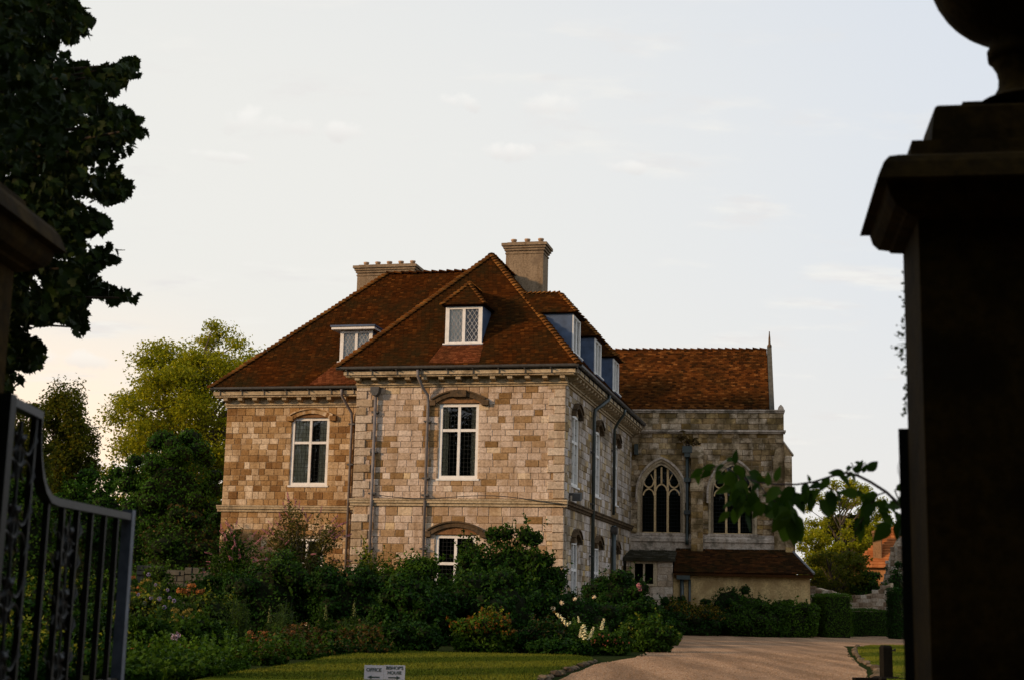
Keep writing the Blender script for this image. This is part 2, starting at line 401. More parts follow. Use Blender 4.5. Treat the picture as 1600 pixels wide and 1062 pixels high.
# stone piece shared by every laid stone: front face slightly pillowed
def stone_unit(inset=.045):
    b = MB()
    b.add([(-.5, 0.5, -.5), (.5, 0.5, -.5), (.5, 0.5, .5), (-.5, 0.5, .5), (-.5, -.28, -.5), (.5, -.28, -.5), (.5, -.28, .5), (-.5, -.28, .5),
           (-.5 + inset, -.5, -.5 + inset * 1.5), (.5 - inset, -.5, -.5 + inset * 1.5), (.5 - inset, -.5, .5 - inset * 1.5), (-.5 + inset, -.5, .5 - inset * 1.5)],
          [(0, 1, 5, 4), (1, 2, 6, 5), (2, 3, 7, 6), (3, 0, 4, 7), (4, 5, 9, 8), (5, 6, 10, 9), (6, 7, 11, 10), (7, 4, 8, 11), (8, 9, 10, 11)])
    return b
_SU = {}
def lay_stones(parent, fr, cells, mat, n_ind, name, rng, dmin=.014, dmax=.03, gap=.007, back=.06):
    """each cell (u0,u1,z0,z1) becomes a stone; the first n_ind are objects, the rest one joined part"""
    if mat.name not in _SU: _SU[mat.name] = stone_unit().mesh('stone', mat)
    me = _SU[mat.name]; ub = stone_unit(); j = MB(fr)
    for i, (a, b, c, d) in enumerate(cells):
        pr = rng.uniform(dmin, dmax); g = gap * rng.uniform(.6, 1.3)
        u, z, dd = (a + b) / 2, (c + d) / 2, (pr - back) / 2
        su, sz, sd_ = b - a - g, d - c - g, pr + back
        if su < .03 or sz < .03: continue
        if i < n_ind:
            o = link(name, me, parent); o.matrix_local = fr.mat(u, dd, z, su, sd_, sz)
        else:
            j.add([(u + x * su, dd - y * sd_, z + q * sz) for x, y, q in ub.v], ub.f)
    if j.v: j.build(name + '_courses', mat, parent, stuff=True)
def cells_for(u0, u1, z0, z1, blocked, rng, ch=(.24, .31), ln=(.30, .68), breaks=()):
    zs = sorted({z0, z1, *[b for b in breaks if z0 < b < z1]})
    out = []
    for a, b in zip(zs[:-1], zs[1:]):
        n = max(1, round((b - a) / rng.uniform(*ch))); h = [rng.uniform(.85, 1.15) for _ in range(n)]; s = sum(h)
        za = a
        for q in h:
            zb = za + (b - a) * q / s
            segs = [(u0, u1)]
            for (x0, x1) in blocked(za, zb):
                ns = []
                for p0, p1 in segs:
                    if x1 <= p0 or x0 >= p1: ns.append((p0, p1)); continue
                    if x0 > p0: ns.append((p0, x0))
                    if x1 < p1: ns.append((x1, p1))
                segs = ns
            for p0, p1 in segs:
                u = p0
                while u < p1 - .02:
                    l = rng.uniform(*ln)
                    if p1 - u - l < ln[0] * .7: l = p1 - u
                    out.append((u, min(u + l, p1), za, zb)); u += l
            za = zb
    return out
def rect_block(rects):
    return lambda za, zb: [(a, b) for a, b, c, d in rects if zb > c + .02 and za < d - .02]
def wall_backing(fr, u0, u1, z0, z1, rects, thick, mat, parent, name='wall'):
    """wall slab with real openings"""
    b = MB(fr)
    us = sorted({u0, u1, *[r[0] for r in rects], *[r[1] for r in rects]}); zs = sorted({z0, z1, *[r[2] for r in rects], *[r[3] for r in rects]})
    hole = lambda u, z: any(r[0] < u < r[1] and r[2] < z < r[3] for r in rects)
    nu, nz_ = len(us) - 1, len(zs) - 1
    H = [[hole((us[i] + us[i + 1]) / 2, (zs[j] + zs[j + 1]) / 2) for j in range(nz_)] for i in range(nu)]
    for i in range(nu):
        for j in range(nz_):
            if H[i][j]: continue
            a, c, e, g = us[i], us[i + 1], zs[j], zs[j + 1]
            b.add([(a, 0, e), (c, 0, e), (c, 0, g), (a, 0, g)], [(0, 1, 2, 3)])
            b.add([(a, -thick, e), (c, -thick, e), (c, -thick, g), (a, -thick, g)], [(3, 2, 1, 0)])
            for (ii, jj, q) in ((i - 1, j, (a, a, e, g)), (i + 1, j, (c, c, e, g))):
                if not (0 <= ii < nu) or H[ii][jj]: b.add([(q[0], 0, e), (q[0], -thick, e), (q[0], -thick, g), (q[0], 0, g)], [(0, 1, 2, 3)])
            for (ii, jj, zq) in ((i, j - 1, e), (i, j + 1, g)):
                if not (0 <= jj < nz_) or H[ii][jj]: b.add([(a, 0, zq), (c, 0, zq), (c, -thick, zq), (a, -thick, zq)], [(0, 1, 2, 3)])
    return b.build(name, mat, parent)

# roof tiles laid in courses over a convex polygon
def clip_interval(poly2, y):
    xs = []
    for (x0, y0), (x1, y1) in zip(poly2, poly2[1:] + poly2[:1]):
        if (y0 <= y < y1) or (y1 <= y < y0): xs.append(x0 + (x1 - x0) * (y - y0) / (y1 - y0))
    return (min(xs), max(xs)) if len(xs) >= 2 else None
def lay_tiles(poly, udir, mat, parent, rng, gauge=.10, tw=.165, name='roof_tiles', lift=.020, sag=0.0):
    P = [np.array(p, float) for p in poly]; u = np.array(udir, float); u /= np.linalg.norm(u)
    n = np.cross(P[1] - P[0], P[2] - P[0]); n /= np.linalg.norm(n)
    if n[2] < 0: n = -n
    v = np.cross(n, u)
    if v[2] < 0: v = -v
    o = P[0]; p2 = [((p - o) @ u, (p - o) @ v) for p in P]
    y0 = min(p[1] for p in p2); y1 = max(p[1] for p in p2)
    V = []; F = []; row = 0; y = y0
    while y < y1 - .02:
        iv = clip_interval(p2, min(y + gauge * .5, y1 - .01))
        if iv:
            x = iv[0] - (tw * .5 if row % 2 else 0)
            while x < iv[1]:
                a, b = max(x + .003, iv[0]), min(x + tw - .003, iv[1])
                if b - a > .02:
                    l = lift * rng.uniform(.7, 1.5); j = rng.uniform(-.012, .012); s = -sag * math.sin((x - iv[0]) * .9) if sag else 0
                    k = len(V); q = []
                    for (xx, yy, hh) in ((a, y + j, 0), (b, y + j, 0), (b, y + j, l), (a, y + j, l), (b, y + gauge * 1.15, .004), (a, y + gauge * 1.15, .004)):
                        V.append(o + u * xx + v * yy + n * (hh + .012 + s))
                    F += [(k, k + 1, k + 2, k + 3), (k + 3, k + 2, k + 4, k + 5)]
                x += tw
        y += gauge; row += 1
    o2 = link(name, fast_mesh(name, V, F, mat), parent); o2['kind'] = 'stuff'
    return o2
def along(parent, me, a, b, step, name, up=(0, 0, 1), rng=None, jit=0.0):
    """row of shared pieces from a to b, local y along the run, z up"""
    a = np.array(a, float); b = np.array(b, float); d = b - a; ln = np.linalg.norm(d); d /= ln
    x = np.cross(d, np.array(up, float)); x /= np.linalg.norm(x); zz = np.cross(x, d)
    n = int(ln / step)
    for i in range(n):
        p = a + d * (i + .5) * ln / n
        o = link(name, me, parent); s = 1 + (rng.uniform(-jit, jit) if rng else 0)
        o.matrix_local = Matrix(((x[0] * s, d[0], zz[0] * s, p[0]), (x[1] * s, d[1], zz[1] * s, p[1]), (x[2] * s, d[2], zz[2] * s, p[2]), (0, 0, 0, 1)))
def bonnet_mesh(r=.15, ln=.25, mat=None):
    b = MB(); vs = []
    for (y, rr, h) in ((-ln / 2, r * 1.1, .085), (ln / 2, r * .8, .03)):
        for k in range(5):
            an = math.pi * k / 4; vs.append((-rr * math.cos(an), y, h + rr * .62 * math.sin(an) - .05))
    b.add(vs, [(k, k + 1, k + 6, k + 5) for k in range(4)] + [(4, 3, 2, 1, 0)])
    return b.mesh('hip_tile', mat or M_hip)
# ------------------------------------------------------------------ ground, drive, lawns
def sheet(name, rows, mat, dz, nx=8, kind='structure', skirt=0.0, jit=0.0, seed=1):
    rng = random.Random(seed); V = []; F = []
    ys = []
    for (a, b) in zip(rows[:-1], rows[1:]):
        k = max(1, int((b[0] - a[0]) / 1.0))
        for i in range(k):
            t = i / k; ys.append([a[j] + (b[j] - a[j]) * t for j in range(3)])
    ys.append(list(rows[-1]))
    for (y, xl, xr) in ys:
        xl += rng.uniform(-jit, jit); xr += rng.uniform(-jit, jit)
        cols = [(xl, -skirt)] if skirt else []
        cols += [(xl + (xr - xl) * i / nx, 0) for i in range(nx + 1)]
        if skirt: cols.append((xr, -skirt))
        for x, q in cols: V.append((x, y, gz(y) + dz + q))
    w_ = nx + 1 + (2 if skirt else 0)
    for j in range(len(ys) - 1):
        for i in range(w_ - 1): F.append((j * w_ + i, j * w_ + i + 1, (j + 1) * w_ + i + 1, (j + 1) * w_ + i))
    o = link(name, fast_mesh(name, V, F, mat)); o['kind'] = kind
    return o
def gravel_mat():
    m, t, o = newmat('gravel'); pos = geo_pos(t)
    a = noise(t, 26, 4, .75, pos); b = noise(t, .55, 4, .6, pos); v = node(t, 'ShaderNodeTexVoronoi', {'Vector': pos, 'Scale': 34})
    c = ramp(t, v.outputs['Color'], [(.1, (.24, .142, .075)), (.5, (.345, .213, .122)), (.9, (.45, .308, .195))])
    c = tmix(t, .8, c, ramp(t, a, [(.3, (.68, .67, .65)), (.7, (1.2, 1.19, 1.17))]), 'MULTIPLY')
    mp = node(t, 'ShaderNodeMapping', {'Vector': pos, 'Scale': (1.6, .13, 1), 'Rotation': (0, 0, .22)})
    tr = noise(t, .9, 3, .5, mp.outputs[0])
    c = tmix(t, .7, c, ramp(t, tr, [(.38, (.56, .55, .54)), (.60, (1.15, 1.13, 1.11))]), 'MULTIPLY')
    c = tmix(t, mrg(t, b, .45, .7, 0, .35), c, rgb((.15, .105, .075)))
    finish(t, o, c, .97, a, .9, .03, .02); return m
def lawn_mat():
    m, t, o = newmat('lawn'); pos = geo_pos(t)
    mp = node(t, 'ShaderNodeMapping', {'Vector': pos, 'Rotation': (0, 0, R(48))})
    wv = node(t, 'ShaderNodeTexWave', {'Vector': mp.outputs[0], 'Scale': .085, 'Distortion': .8, 'Detail': 2}, wave_type='BANDS', bands_direction='X')
    c = ramp(t, wv.outputs[0], [(.3, (.060, .080, .009)), (.7, (.115, .122, .015))])
    a = noise(t, 30, 4, .7, pos); b = noise(t, 1.2, 4, .6, pos)
    c = tmix(t, .8, c, ramp(t, a, [(.3, (.5, .55, .5)), (.7, (1.35, 1.3, 1.2))]), 'MULTIPLY')
    c = tmix(t, mrg(t, b, .5, .72, 0, .5), c, rgb((.17, .125, .04)))
    finish(t, o, c, .97, a, .8, .03, 0); return m
def grass_mat():
    m, t, o = newmat('striped_grass'); pos = geo_pos(t)
    mp = node(t, 'ShaderNodeMapping', {'Vector': pos, 'Rotation': (0, 0, R(48))})
    wv = node(t, 'ShaderNodeTexWave', {'Vector': mp.outputs[0], 'Scale': .085, 'Distortion': .8, 'Detail': 2}, wave_type='BANDS', bands_direction='X')
    c = ramp(t, wv.outputs[0], [(.3, (.045, .066, .006)), (.7, (.100, .112, .011))])
    c = tmix(t, .7, c, ramp(t, piece_random(t), [(0, (.7, .75, .7)), (1, (1.3, 1.25, 1.2))]), 'MULTIPLY')
    finish(t, o, c, .9, spec=.05); return m
def soil_mat():
    m, t, o = newmat('ground_cover'); pos = geo_pos(t)
    a = noise(t, 5, 6, .7, pos)
    finish(t, o, ramp(t, a, [(.3, (.010, .014, .005)), (.55, (.022, .030, .009)), (.75, (.04, .034, .02))]), 1.0, a, .8, .05, 0); return m
M_gravel, M_lawn, M_soil, M_blade = gravel_mat(), lawn_mat(), soil_mat(), grass_mat()
V = []; F = []
gx = [-900, -200, -60, -30, -15, -8, -4, 0, 4, 8, 15, 30, 60, 200, 900]; gy = [-400, -60, -20, 0] + [9 + i for i in range(0, 13)] + [30, 45, 60, 80, 120, 250, 1400]
for y in gy:
    for x in gx: V.append((x, y, gz(y)))
for j in range(len(gy) - 1):
    for i in range(len(gx) - 1): a = j * len(gx) + i; F.append((a, a + 1, a + len(gx) + 1, a + len(gx)))
gr = link('ground', fast_mesh('ground', V, F, M_soil)); gr['kind'] = 'structure'
sheet('driveway', [(-25, -2.6, 2.6), (7, -2.3, 2.2), (12, -1.2, 3.4), (18, 0.1, 5.0), (23.7, .85, 6.1), (26, 1.25, 6.5), (30.2, 1.9, 7.5), (33.9, 3.0, 8.2), (36.2, 3.5, 8.6), (45.8, 5.0, 10.8), (48.8, 5.5, 11.4), (50.2, 6, 15), (55, 6.5, 22), (60, 7.0, 24), (61.8, 7.5, 26), (66, 17, 28), (72, 16, 30), (75, 18, 30)], M_gravel, .006, 12, jit=.06)
LAWN_L = [(10, -2.6, -1.8), (18, -4.4, -.35), (22.4, -4.2, .45), (23.7, -4.0, .62), (26, -3.7, 1.0), (29.6, -3.5, 1.6), (31.0, -3.2, 1.85), (32.2, -2.8, 1.9), (33.0, -2.4, 1.5)]
LAWN_R = [(16, 5.4, 13), (24, 6.4, 13), (26, 6.75, 14), (30, 7.75, 14), (36.2, 8.9, 15), (41, 9.95, 15), (45.8, 11.1, 15), (48.5, 12.2, 15), (49.5, 13.3, 14.5)]
sheet('lawn', LAWN_L, M_lawn, .07, 10, skirt=.08, jit=.05, seed=2)
sheet('lawn', LAWN_R, M_lawn, .07, 10, skirt=.08, jit=.05, seed=3)
def lerp_rows(rows, y, k):
    for a, b in zip(rows[:-1], rows[1:]):
        if a[0] <= y <= b[0]: return a[k] + (b[k] - a[k]) * (y - a[0]) / (b[0] - a[0])
    return rows[-1][k]
def grass(name, rows, y0, y1, n, seed):
    r = np.random.default_rng(seed); Y = r.uniform(y0, y1, n); X = np.array([lerp_rows(rows, y, 1) + r.random() * (lerp_rows(rows, y, 2) - lerp_rows(rows, y, 1)) for y in Y])
    Z = np.array([gz(y) for y in Y]) + .068; h = r.uniform(.012, .035, n); an = r.uniform(0, 6.28, n); wd = r.uniform(.004, .009, n)
    lx, ly = r.normal(0, .012, n), r.normal(0, .012, n)
    P = np.stack([X, Y, Z], 1); s = np.stack([np.cos(an) * wd, np.sin(an) * wd, np.zeros(n)], 1); tip = P + np.stack([lx, ly, h], 1)
    V = np.stack([P - s, P + s, tip + s * .3, tip - s * .3], 1).reshape(-1, 3)
    o = link(name, fast_mesh(name, V, np.arange(4 * n).reshape(-1, 4), M_blade)); tag(o, 'short mown grass of the lawn ' + ('beside the border' if seed == 5 else 'right of the drive'), 'grass', None, 'stuff')
grass('grass', LAWN_L, 21, 33.1, 40000, 5)
grass('grass', LAWN_R, 23, 49.4, 30000, 6)
# scattered pebbles
def pebbles(n, seed):
    r = np.random.default_rng(seed); V = []; F = []
    base = [(1, 0, 0), (0, 1, 0), (-1, 0, 0), (0, -1, 0), (0, 0, .8)]
    for i in range(n):
        y = r.uniform(22, 40); row = [(22, .7, 6), (26, 1.25, 6.5), (30.2, 1.9, 7.5), (33.9, 3.0, 8.2), (40, 4, 9.5)]
        x = lerp_rows(row, y, 1) + r.random() * (lerp_rows(row, y, 2) - lerp_rows(row, y, 1)); s = r.uniform(.012, .03); k = len(V); a = r.uniform(0, 6.28)
        for b in base: V.append((x + s * (b[0] * math.cos(a) - b[1] * math.sin(a)), y + s * (b[0] * math.sin(a) + b[1] * math.cos(a)), gz(y) + .004 + s * b[2]))
        F += [(k, k + 1, k + 4), (k + 1, k + 2, k + 4), (k + 2, k + 3, k + 4), (k + 3, k, k + 4)]
    o = link('gravel', fast_mesh('gravel', V, F, M_gravel)); tag(o, 'loose pale pebbles scattered over the gravel drive', 'gravel', None, 'stuff')
pebbles(9000, 4)
# edging stones
def rock(seed, s=(1, 1, 1)):
    r = random.Random(seed); b = MB(); prof = []
    for z, q in ((0, .9), (.35, 1.05), (.75, .85), (1, .45)):
        for k in range(8):
            an = 2 * math.pi * k / 8; rr = q * r.uniform(.75, 1.12); prof.append((rr * math.cos(an), rr * math.sin(an), z + r.uniform(-.08, .08)))
    b.add(prof, [(i * 8 + k, i * 8 + (k + 1) % 8, i * 8 + 8 + (k + 1) % 8, i * 8 + 8 + k) for i in range(3) for k in range(8)] + [tuple(24 + k for k in range(8)), tuple(range(7, -1, -1))])
    return b.mesh('edging_stone', M_edge)
ROCKS = [rock(i) for i in range(5)]
rr = random.Random(9)
for rows, side, y0, y1, n, lab, grp in ((LAWN_L, 2, 22.5, 31.2, 17, 'rough stone edging the lawn beside the flower border', 'edging stones of the left lawn'), (LAWN_R, 1, 24, 47, 26, 'rough stone edging the lawn on the right of the drive', 'edging stones of the right lawn')):
    for i in range(n):
        y = y0 + (y1 - y0) * (i + rr.uniform(.1, .9)) / n; x = lerp_rows(rows, y, side) + (.06 if side == 2 else -.06)
        o = link('edging_stone', ROCKS[i % 5]); o.location = (x, y, gz(y)); s = rr.uniform(.06, .12); o.scale = (s, s * rr.uniform(1, 1.7), s * rr.uniform(.7, 1.05)); o.rotation_euler = (0, 0, rr.uniform(0, 6))
        tag(o, lab, 'stone', grp)

# ================================================================== the house
HO = (1.944, 50.0, 0.0)
house = thing('stone_house', 'large pale stone house with red tiled hipped roofs, dormers and two tall chimneys', 'house', HO, -R(13.19))
FW = Fr((0, 0, 0)); FM = Fr((0, 4.2, 0)); FS = Fr((0, 0, 0), u=(0, 1, 0), n=(1, 0, 0))
rng = random.Random(11)
WW = [(-4.62, -3.15, 5.5, 8.2), (-4.62, -3.15, 1.0, 3.5)]
WM = [(-11.96, -10.38, 5.58, 8.28), (-11.8, -10.4, 1.0, 3.5)]
WS = [(1.3, 2.72, 5.4, 8.0), (6.12, 7.56, 5.4, 8.0), (10.68, 12.2, 5.4, 8.0), (1.5, 2.8, 1.0, 3.42), (6.3, 7.58, 1.0, 3.42), (10.85, 12.1, 1.0, 3.42)]
wall_backing(FW, -7.76, 0, 0, 9.2, WW, .3, M_mortar, house)
wall_backing(FM, -14.8, -7.6, 0, 9.2, WM, .3, M_mortar, house)
wall_backing(FS, .0, 16.2, 0, 9.2, WS, .3, M_mortar, house)
b = MB(); b.box(-7.77, -7.5, .3, 4.2, 0, 9.2); b.box(-14.8, -14.5, 4.5, 14.0, 0, 9.2); b.box(-14.5, -7.76, 13.7, 14.0, 0, 9.2); b.box(-7.76, -.3, 15.9, 16.2, 0, 9.2); b.box(-7.76, -7.5, 14.0, 15.9, 0, 9.2)
b.build('wall', M_ochre, house)
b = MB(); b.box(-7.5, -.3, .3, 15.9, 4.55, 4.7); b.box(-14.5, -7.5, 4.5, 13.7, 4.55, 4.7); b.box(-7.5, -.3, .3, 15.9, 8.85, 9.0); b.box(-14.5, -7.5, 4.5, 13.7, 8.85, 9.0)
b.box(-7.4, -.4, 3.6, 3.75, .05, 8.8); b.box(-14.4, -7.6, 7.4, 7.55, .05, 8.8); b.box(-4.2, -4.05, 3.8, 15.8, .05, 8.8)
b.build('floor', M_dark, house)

# laid stone
cw = cells_for(-7.7, 0.0, 0.05, 8.82, rect_block([(a - .02, b, c - .02, d + .16) for a, b, c, d in WW] + [(-7.8, .1, 4.5, 4.78)]), rng, (.222, .262), (.25, .58), breaks=(1.0, 3.66, 4.5, 4.78, 5.48, 8.36))
cw.sort(key=lambda c: 0 if c[2] > 2.75 else 1)
lay_stones(house, FW, cw, M_warm, 296, 'stone', rng)
cm = cells_for(-14.8, -7.78, 0.05, 8.72, rect_block([(a - .02, b + .02, c - .02, d + .1) for a, b, c, d in WM] + [(-15, -7, 4.5, 4.78)]), rng, (.21, .25), (.22, .46), breaks=(1.0, 3.6, 4.5, 4.78, 5.56, 8.38))
lay_stones(house, FM, cm, M_ochre, 0, 'ochre_stone', rng)
cs = cells_for(.32, 16.2, 0.05, 8.82, rect_block([(a - .02, b + .02, c - .02, d + .16) for a, b, c, d in WS] + [(-1, 17, 4.5, 4.78)]), rng, (.215, .27), (.28, .7), breaks=(1.0, 3.58, 4.5, 4.78, 5.38, 8.16))
lay_stones(house, FS, cs, M_side, 0, 'side_stone', rng)
# quoins
qc = []; ql = []; qs = []; z = 0.05; i = 0
while z < 8.75:
    zb = min(z + .298, 8.82)
    if not (z < 4.78 and zb > 4.5):
        w1, w2 = ((.62, .40) if i % 2 else (.40, .62))
        qc.append((-w1, .035, z, zb)); ql.append((-7.80, -7.80 + (.66 if i % 2 else .42), z, zb)); qs.append((.0, w2 * .8, z, zb))
    z = zb; i += 1
lay_stones(house, FW, qc, M_quoin, 99, 'quoin_stone', rng, .058, .068, .016)
lay_stones(house, FW, ql, M_quoin, 99, 'quoin_stone', rng, .058, .068, .016)
lay_stones(house, FS, qs, M_side, 99, 'quoin_stone', rng, .048, .055, .014)

# string courses
def string_course(fr, u0, u1, z0, z1, mat=M_trim):
    b = MB(fr); h = z1 - z0
    b.box(u0, u1, .075, -.05, z0, z0 + h * .42); b.box(u0 - .02, u1 + .02, .13, -.05, z0 + h * .42, z0 + h * .8); b.box(u0 - .03, u1 + .03, .16, -.05, z0 + h * .8, z1)
    b.build('string_course', mat, house)
string_course(FW, -7.86, .12, 4.52, 4.77); string_course(FM, -14.95, -7.9, 4.52, 4.77, M_trim); string_course(FS, .16, 16.2, 4.52, 4.77, M_darkarch)
# cornices
def cornice(fr, u0, u1, zb, ze, skip=None, mod=.63, dmat=M_trim):
    b = MB(fr); h = ze - zb
    b.box(u0, u1, .07, -.1, zb, zb + h * .14); b.box(u0 - .02, u1 + .02, .13, -.1, zb + h * .14, zb + h * .22); b.box(u0, u1, .09, -.1, zb + h * .22, zb + h * .56)
    b.box(u0 - .3, u1 + .3, .46, -.1, zb + h * .56, zb + h * .66); b.box(u0 - .36, u1 + .36, .52, -.1, zb + h * .66, zb + h * .9)
    c = b.build('cornice', dmat, house)
    n = int((u1 - u0) / mod); mb = MB(); mb.fr = Fr((0, 0, 0))
    k = MB(); k.add([(-.09, .0, 0), (.09, .0, 0), (.09, .0, h * .28), (-.09, .0, h * .28), (-.09, -.3, h * .11), (.09, -.3, h * .11), (.09, -.33, h * .30), (-.09, -.33, h * .30)],
                    [(0, 1, 5, 4), (4, 5, 6, 7), (1, 2, 6, 5), (0, 4, 7, 3), (3, 7, 6, 2)])
    me = k.mesh('modillion', dmat)
    for q in range(n + 1):
        o = link('modillion', me, house); o.matrix_local = fr.mat(u0 + .12 + (u1 - u0 - .24) * q / n, .085, zb + h * .27)
    return c
cornice(FW, -7.80, .07, 8.82, 9.42); cornice(FM, -14.86, -8.3, 8.70, 9.38); cornice(FS, .10, 16.2, 8.83, 9.415)
# gutters with brackets
def gutter(fr, u0, u1, d, z):
    b = MB(fr); pr = [(d - .07, z + .06), (d - .06, z - .01), (d - .02, z - .05), (d + .03, z - .05), (d + .07, z - .01), (d + .08, z + .06)]
    n = len(pr)
    b.add([(u0, q[0], q[1]) for q in pr] + [(u1, q[0], q[1]) for q in pr], [(i, i + n, i + n + 1, i + 1) for i in range(n - 1)] + [tuple(range(n)), tuple(range(2 * n - 1, n - 1, -1))])
    u = u0 + .4
    while u < u1: b.box(u - .015, u + .015, d + .09, d - .09, z - .09, z - .055); b.box(u - .015, u + .015, d - .05, d - .085, z - .24, z - .06); u += .95
    b.build('gutter', M_iron, house)
gutter(FW, -8.42, .58, .60, 9.44); gutter(FM, -15.32, -8.3, .60, 9.40); gutter(FS, -.52, 16.3, .60, 9.43)
# roofs
A = (.58, -.62, 9.47); B = (-8.44, -.62, 9.47); P1 = (-3.93, 4.33, 14.72); P2 = (-3.93, 11.6, 14.72); A2 = (.58, 16.4, 9.47); B2 = (-8.44, 16.4, 9.47)
C1 = (-15.35, 3.58, 9.43); R1 = (-9.81, 9.0, 15.22); R2 = (-5.0, 9.0, 15.22); C2 = (-.2, 3.58, 9.43); D1 = (-15.35, 14.4, 9.43); D2 = (-.2, 14.4, 9.43)
b = MB(); b.add([A, B, P1, P2, A2, B2], [(0, 2, 1), (0, 4, 3, 2), (1, 2, 3, 5), (4, 5, 3)])
b.add([C1, R1, R2, C2, D1, D2], [(0, 3, 2, 1), (0, 1, 4), (1, 2, 5, 4), (3, 5, 2)])
roof = b.build('roof', M_tile, house)
lay_tiles([A, B, P1], (1, 0, 0), M_tile, roof, rng, sag=.02)
lay_tiles([A, P1, P2, A2], (0, 1, 0), M_tile, roof, rng, .11, .2)
lay_tiles([C1, C2, R2, R1], (1, 0, 0), M_tile, roof, rng, sag=.02)
hip = bonnet_mesh()
for a_, b_ in ((B, P1), (A, P1), (C1, R1)): along(roof, hip, a_, b_, .205, 'hip_tile', rng=rng, jit=.08)
ridge = bonnet_mesh(.16, .36, M_tile); ridge.name = 'ridge_tile'
along(roof, ridge, R1, R2, .33, 'ridge_tile', rng=rng, jit=.05); along(roof, ridge, P1, P2, .33, 'ridge_tile', rng=rng, jit=.05)
# renewed tile aprons below the dormers
def on_front(u, z, up=.03): y = -.62 + (z - 9.47) / 1.0606; return (u, y - up * .72, z + up * .68)
def on_main(u, z, up=.03): y = 3.58 + (z - 9.43) / 1.0683; return (u, y - up * .73, z + up * .68)
lay_tiles([on_front(-4.95, 9.56), on_front(-3.05, 9.56), on_front(-3.10, 10.42), on_front(-4.62, 10.42)], (1, 0, 0), M_tile_new, roof, rng)
lay_tiles([on_main(-11.1, 9.5), on_main(-8.2, 9.5), on_main(-8.6, 10.56), on_main(-10.3, 10.56)], (1, 0, 0), M_tile_new, roof, rng)

# ---- windows
def pane_quads(b, fr_unused, rects, d):
    for a, c, e, g in rects: b.add([(a, d, e), (c, d, e), (c, d, g), (a, d, g)], [(0, 1, 2, 3)])
def window(fr, u0, u1, z0, z1, ztr, parent, fw=.11, mw=.10, grid=(3, 4, 6), curt='LR', inset=-.06, name='window', cmat=None, barmat=None, glassm=None):
    um = (u0 + u1) / 2; b = MB(fr)
    fo = inset + .03
    b.box(u0, u0 + fw, fo, inset - .08, z0, z1); b.box(u1 - fw, u1, fo, inset - .08, z0, z1)
    b.box(u0 + fw, u1 - fw, fo, inset - .08, z1 - fw, z1); b.box(u0 + fw, u1 - fw, fo, inset - .08, z0, z0 + fw)
    b.box(um - mw / 2, um + mw / 2, fo - .006, inset - .08, z0 + fw, z1 - fw)
    if ztr:
        b.box(u0 + fw, um - mw / 2, fo - .012, inset - .08, ztr - mw / 2, ztr + mw / 2); b.box(um + mw / 2, u1 - fw, fo - .012, inset - .08, ztr - mw / 2, ztr + mw / 2)
    f = b.build(name, M_white, parent)
    s = MB(fr); s.box(u0 - .06, u1 + .06, fo + .08, inset - .02, z0 - .07, z0 - .003); 
    # sub-parts hang on the frame (it may itself be a part)
    host = f
    s.build('sill', M_white, host)
    cols = ((u0 + fw, um - mw / 2), (um + mw / 2, u1 - fw)); rows = ((z0 + fw, ztr - mw / 2), (ztr + mw / 2, z1 - fw)) if ztr else ((z0 + fw, z1 - fw),)
    lead = MB(fr); d = inset - .045
    for a, c in cols:
        for k, (e, g) in enumerate(rows):
            p = MB(fr); p.add([(a, d, e), (c, d, e), (c, d, g), (a, d, g)], [(0, 1, 2, 3)]); p.build('pane', glassm or M_glass, host)
            nx, nz_ = grid[0], (grid[2] if k == 0 and ztr else grid[1])
            for i in range(1, nx): x = a + (c - a) * i / nx; lead.box(x - .006, x + .006, d + .014, d + .003, e, g)
            for i in range(1, nz_): z = e + (g - e) * i / nz_; lead.box(a, c, d + .018, d + .004, z - .006, z + .006)
    lead.build('glazing_bars', barmat or M_leaddark, host, stuff=True)
    for side in curt:
        c = MB(fr); wv = (u1 - u0) * ((.17 if fr is FW else .24) if side in 'LR' else .46); n = 14; vs = []
        ua = u0 + fw * .6 if side in 'Ll' else u1 - fw * .6 - wv
        for i in range(n + 1):
            x = ua + wv * i / n; y = inset - .13 + .025 * math.sin(i * 1.9); vs += [(x, y, z0 + .05), (x, y, z1 - .05)]
        c.add(vs, [(2 * i, 2 * i + 2, 2 * i + 3, 2 * i + 1) for i in range(n)]); c.build('curtain', cmat or M_curtain, host)
    return f
window(FW, -4.62, -3.15, 5.5, 8.2, 7.24, house, grid=(4, 5, 10), curt='LR')
window(FW, -4.62, -3.15, 1.0, 3.5, 2.5, house, grid=(4, 6, 9), curt='')
window(FM, -11.96, -10.38, 5.58, 8.28, 7.28, house, grid=(4, 5, 10), curt='lR')
window(FM, -11.8, -10.4, 1.0, 3.5, 2.5, house, grid=(4, 6, 9), curt='LR')
for k, (a, b_, c, d) in enumerate(WS):
    window(FS, a, b_, c, d, c + (d - c) * (.62 if c > 4 else .58), house, grid=(2, 3, 4), curt='lr' if k in (0, 1) else 'L', cmat=M_blind, inset=-.05)
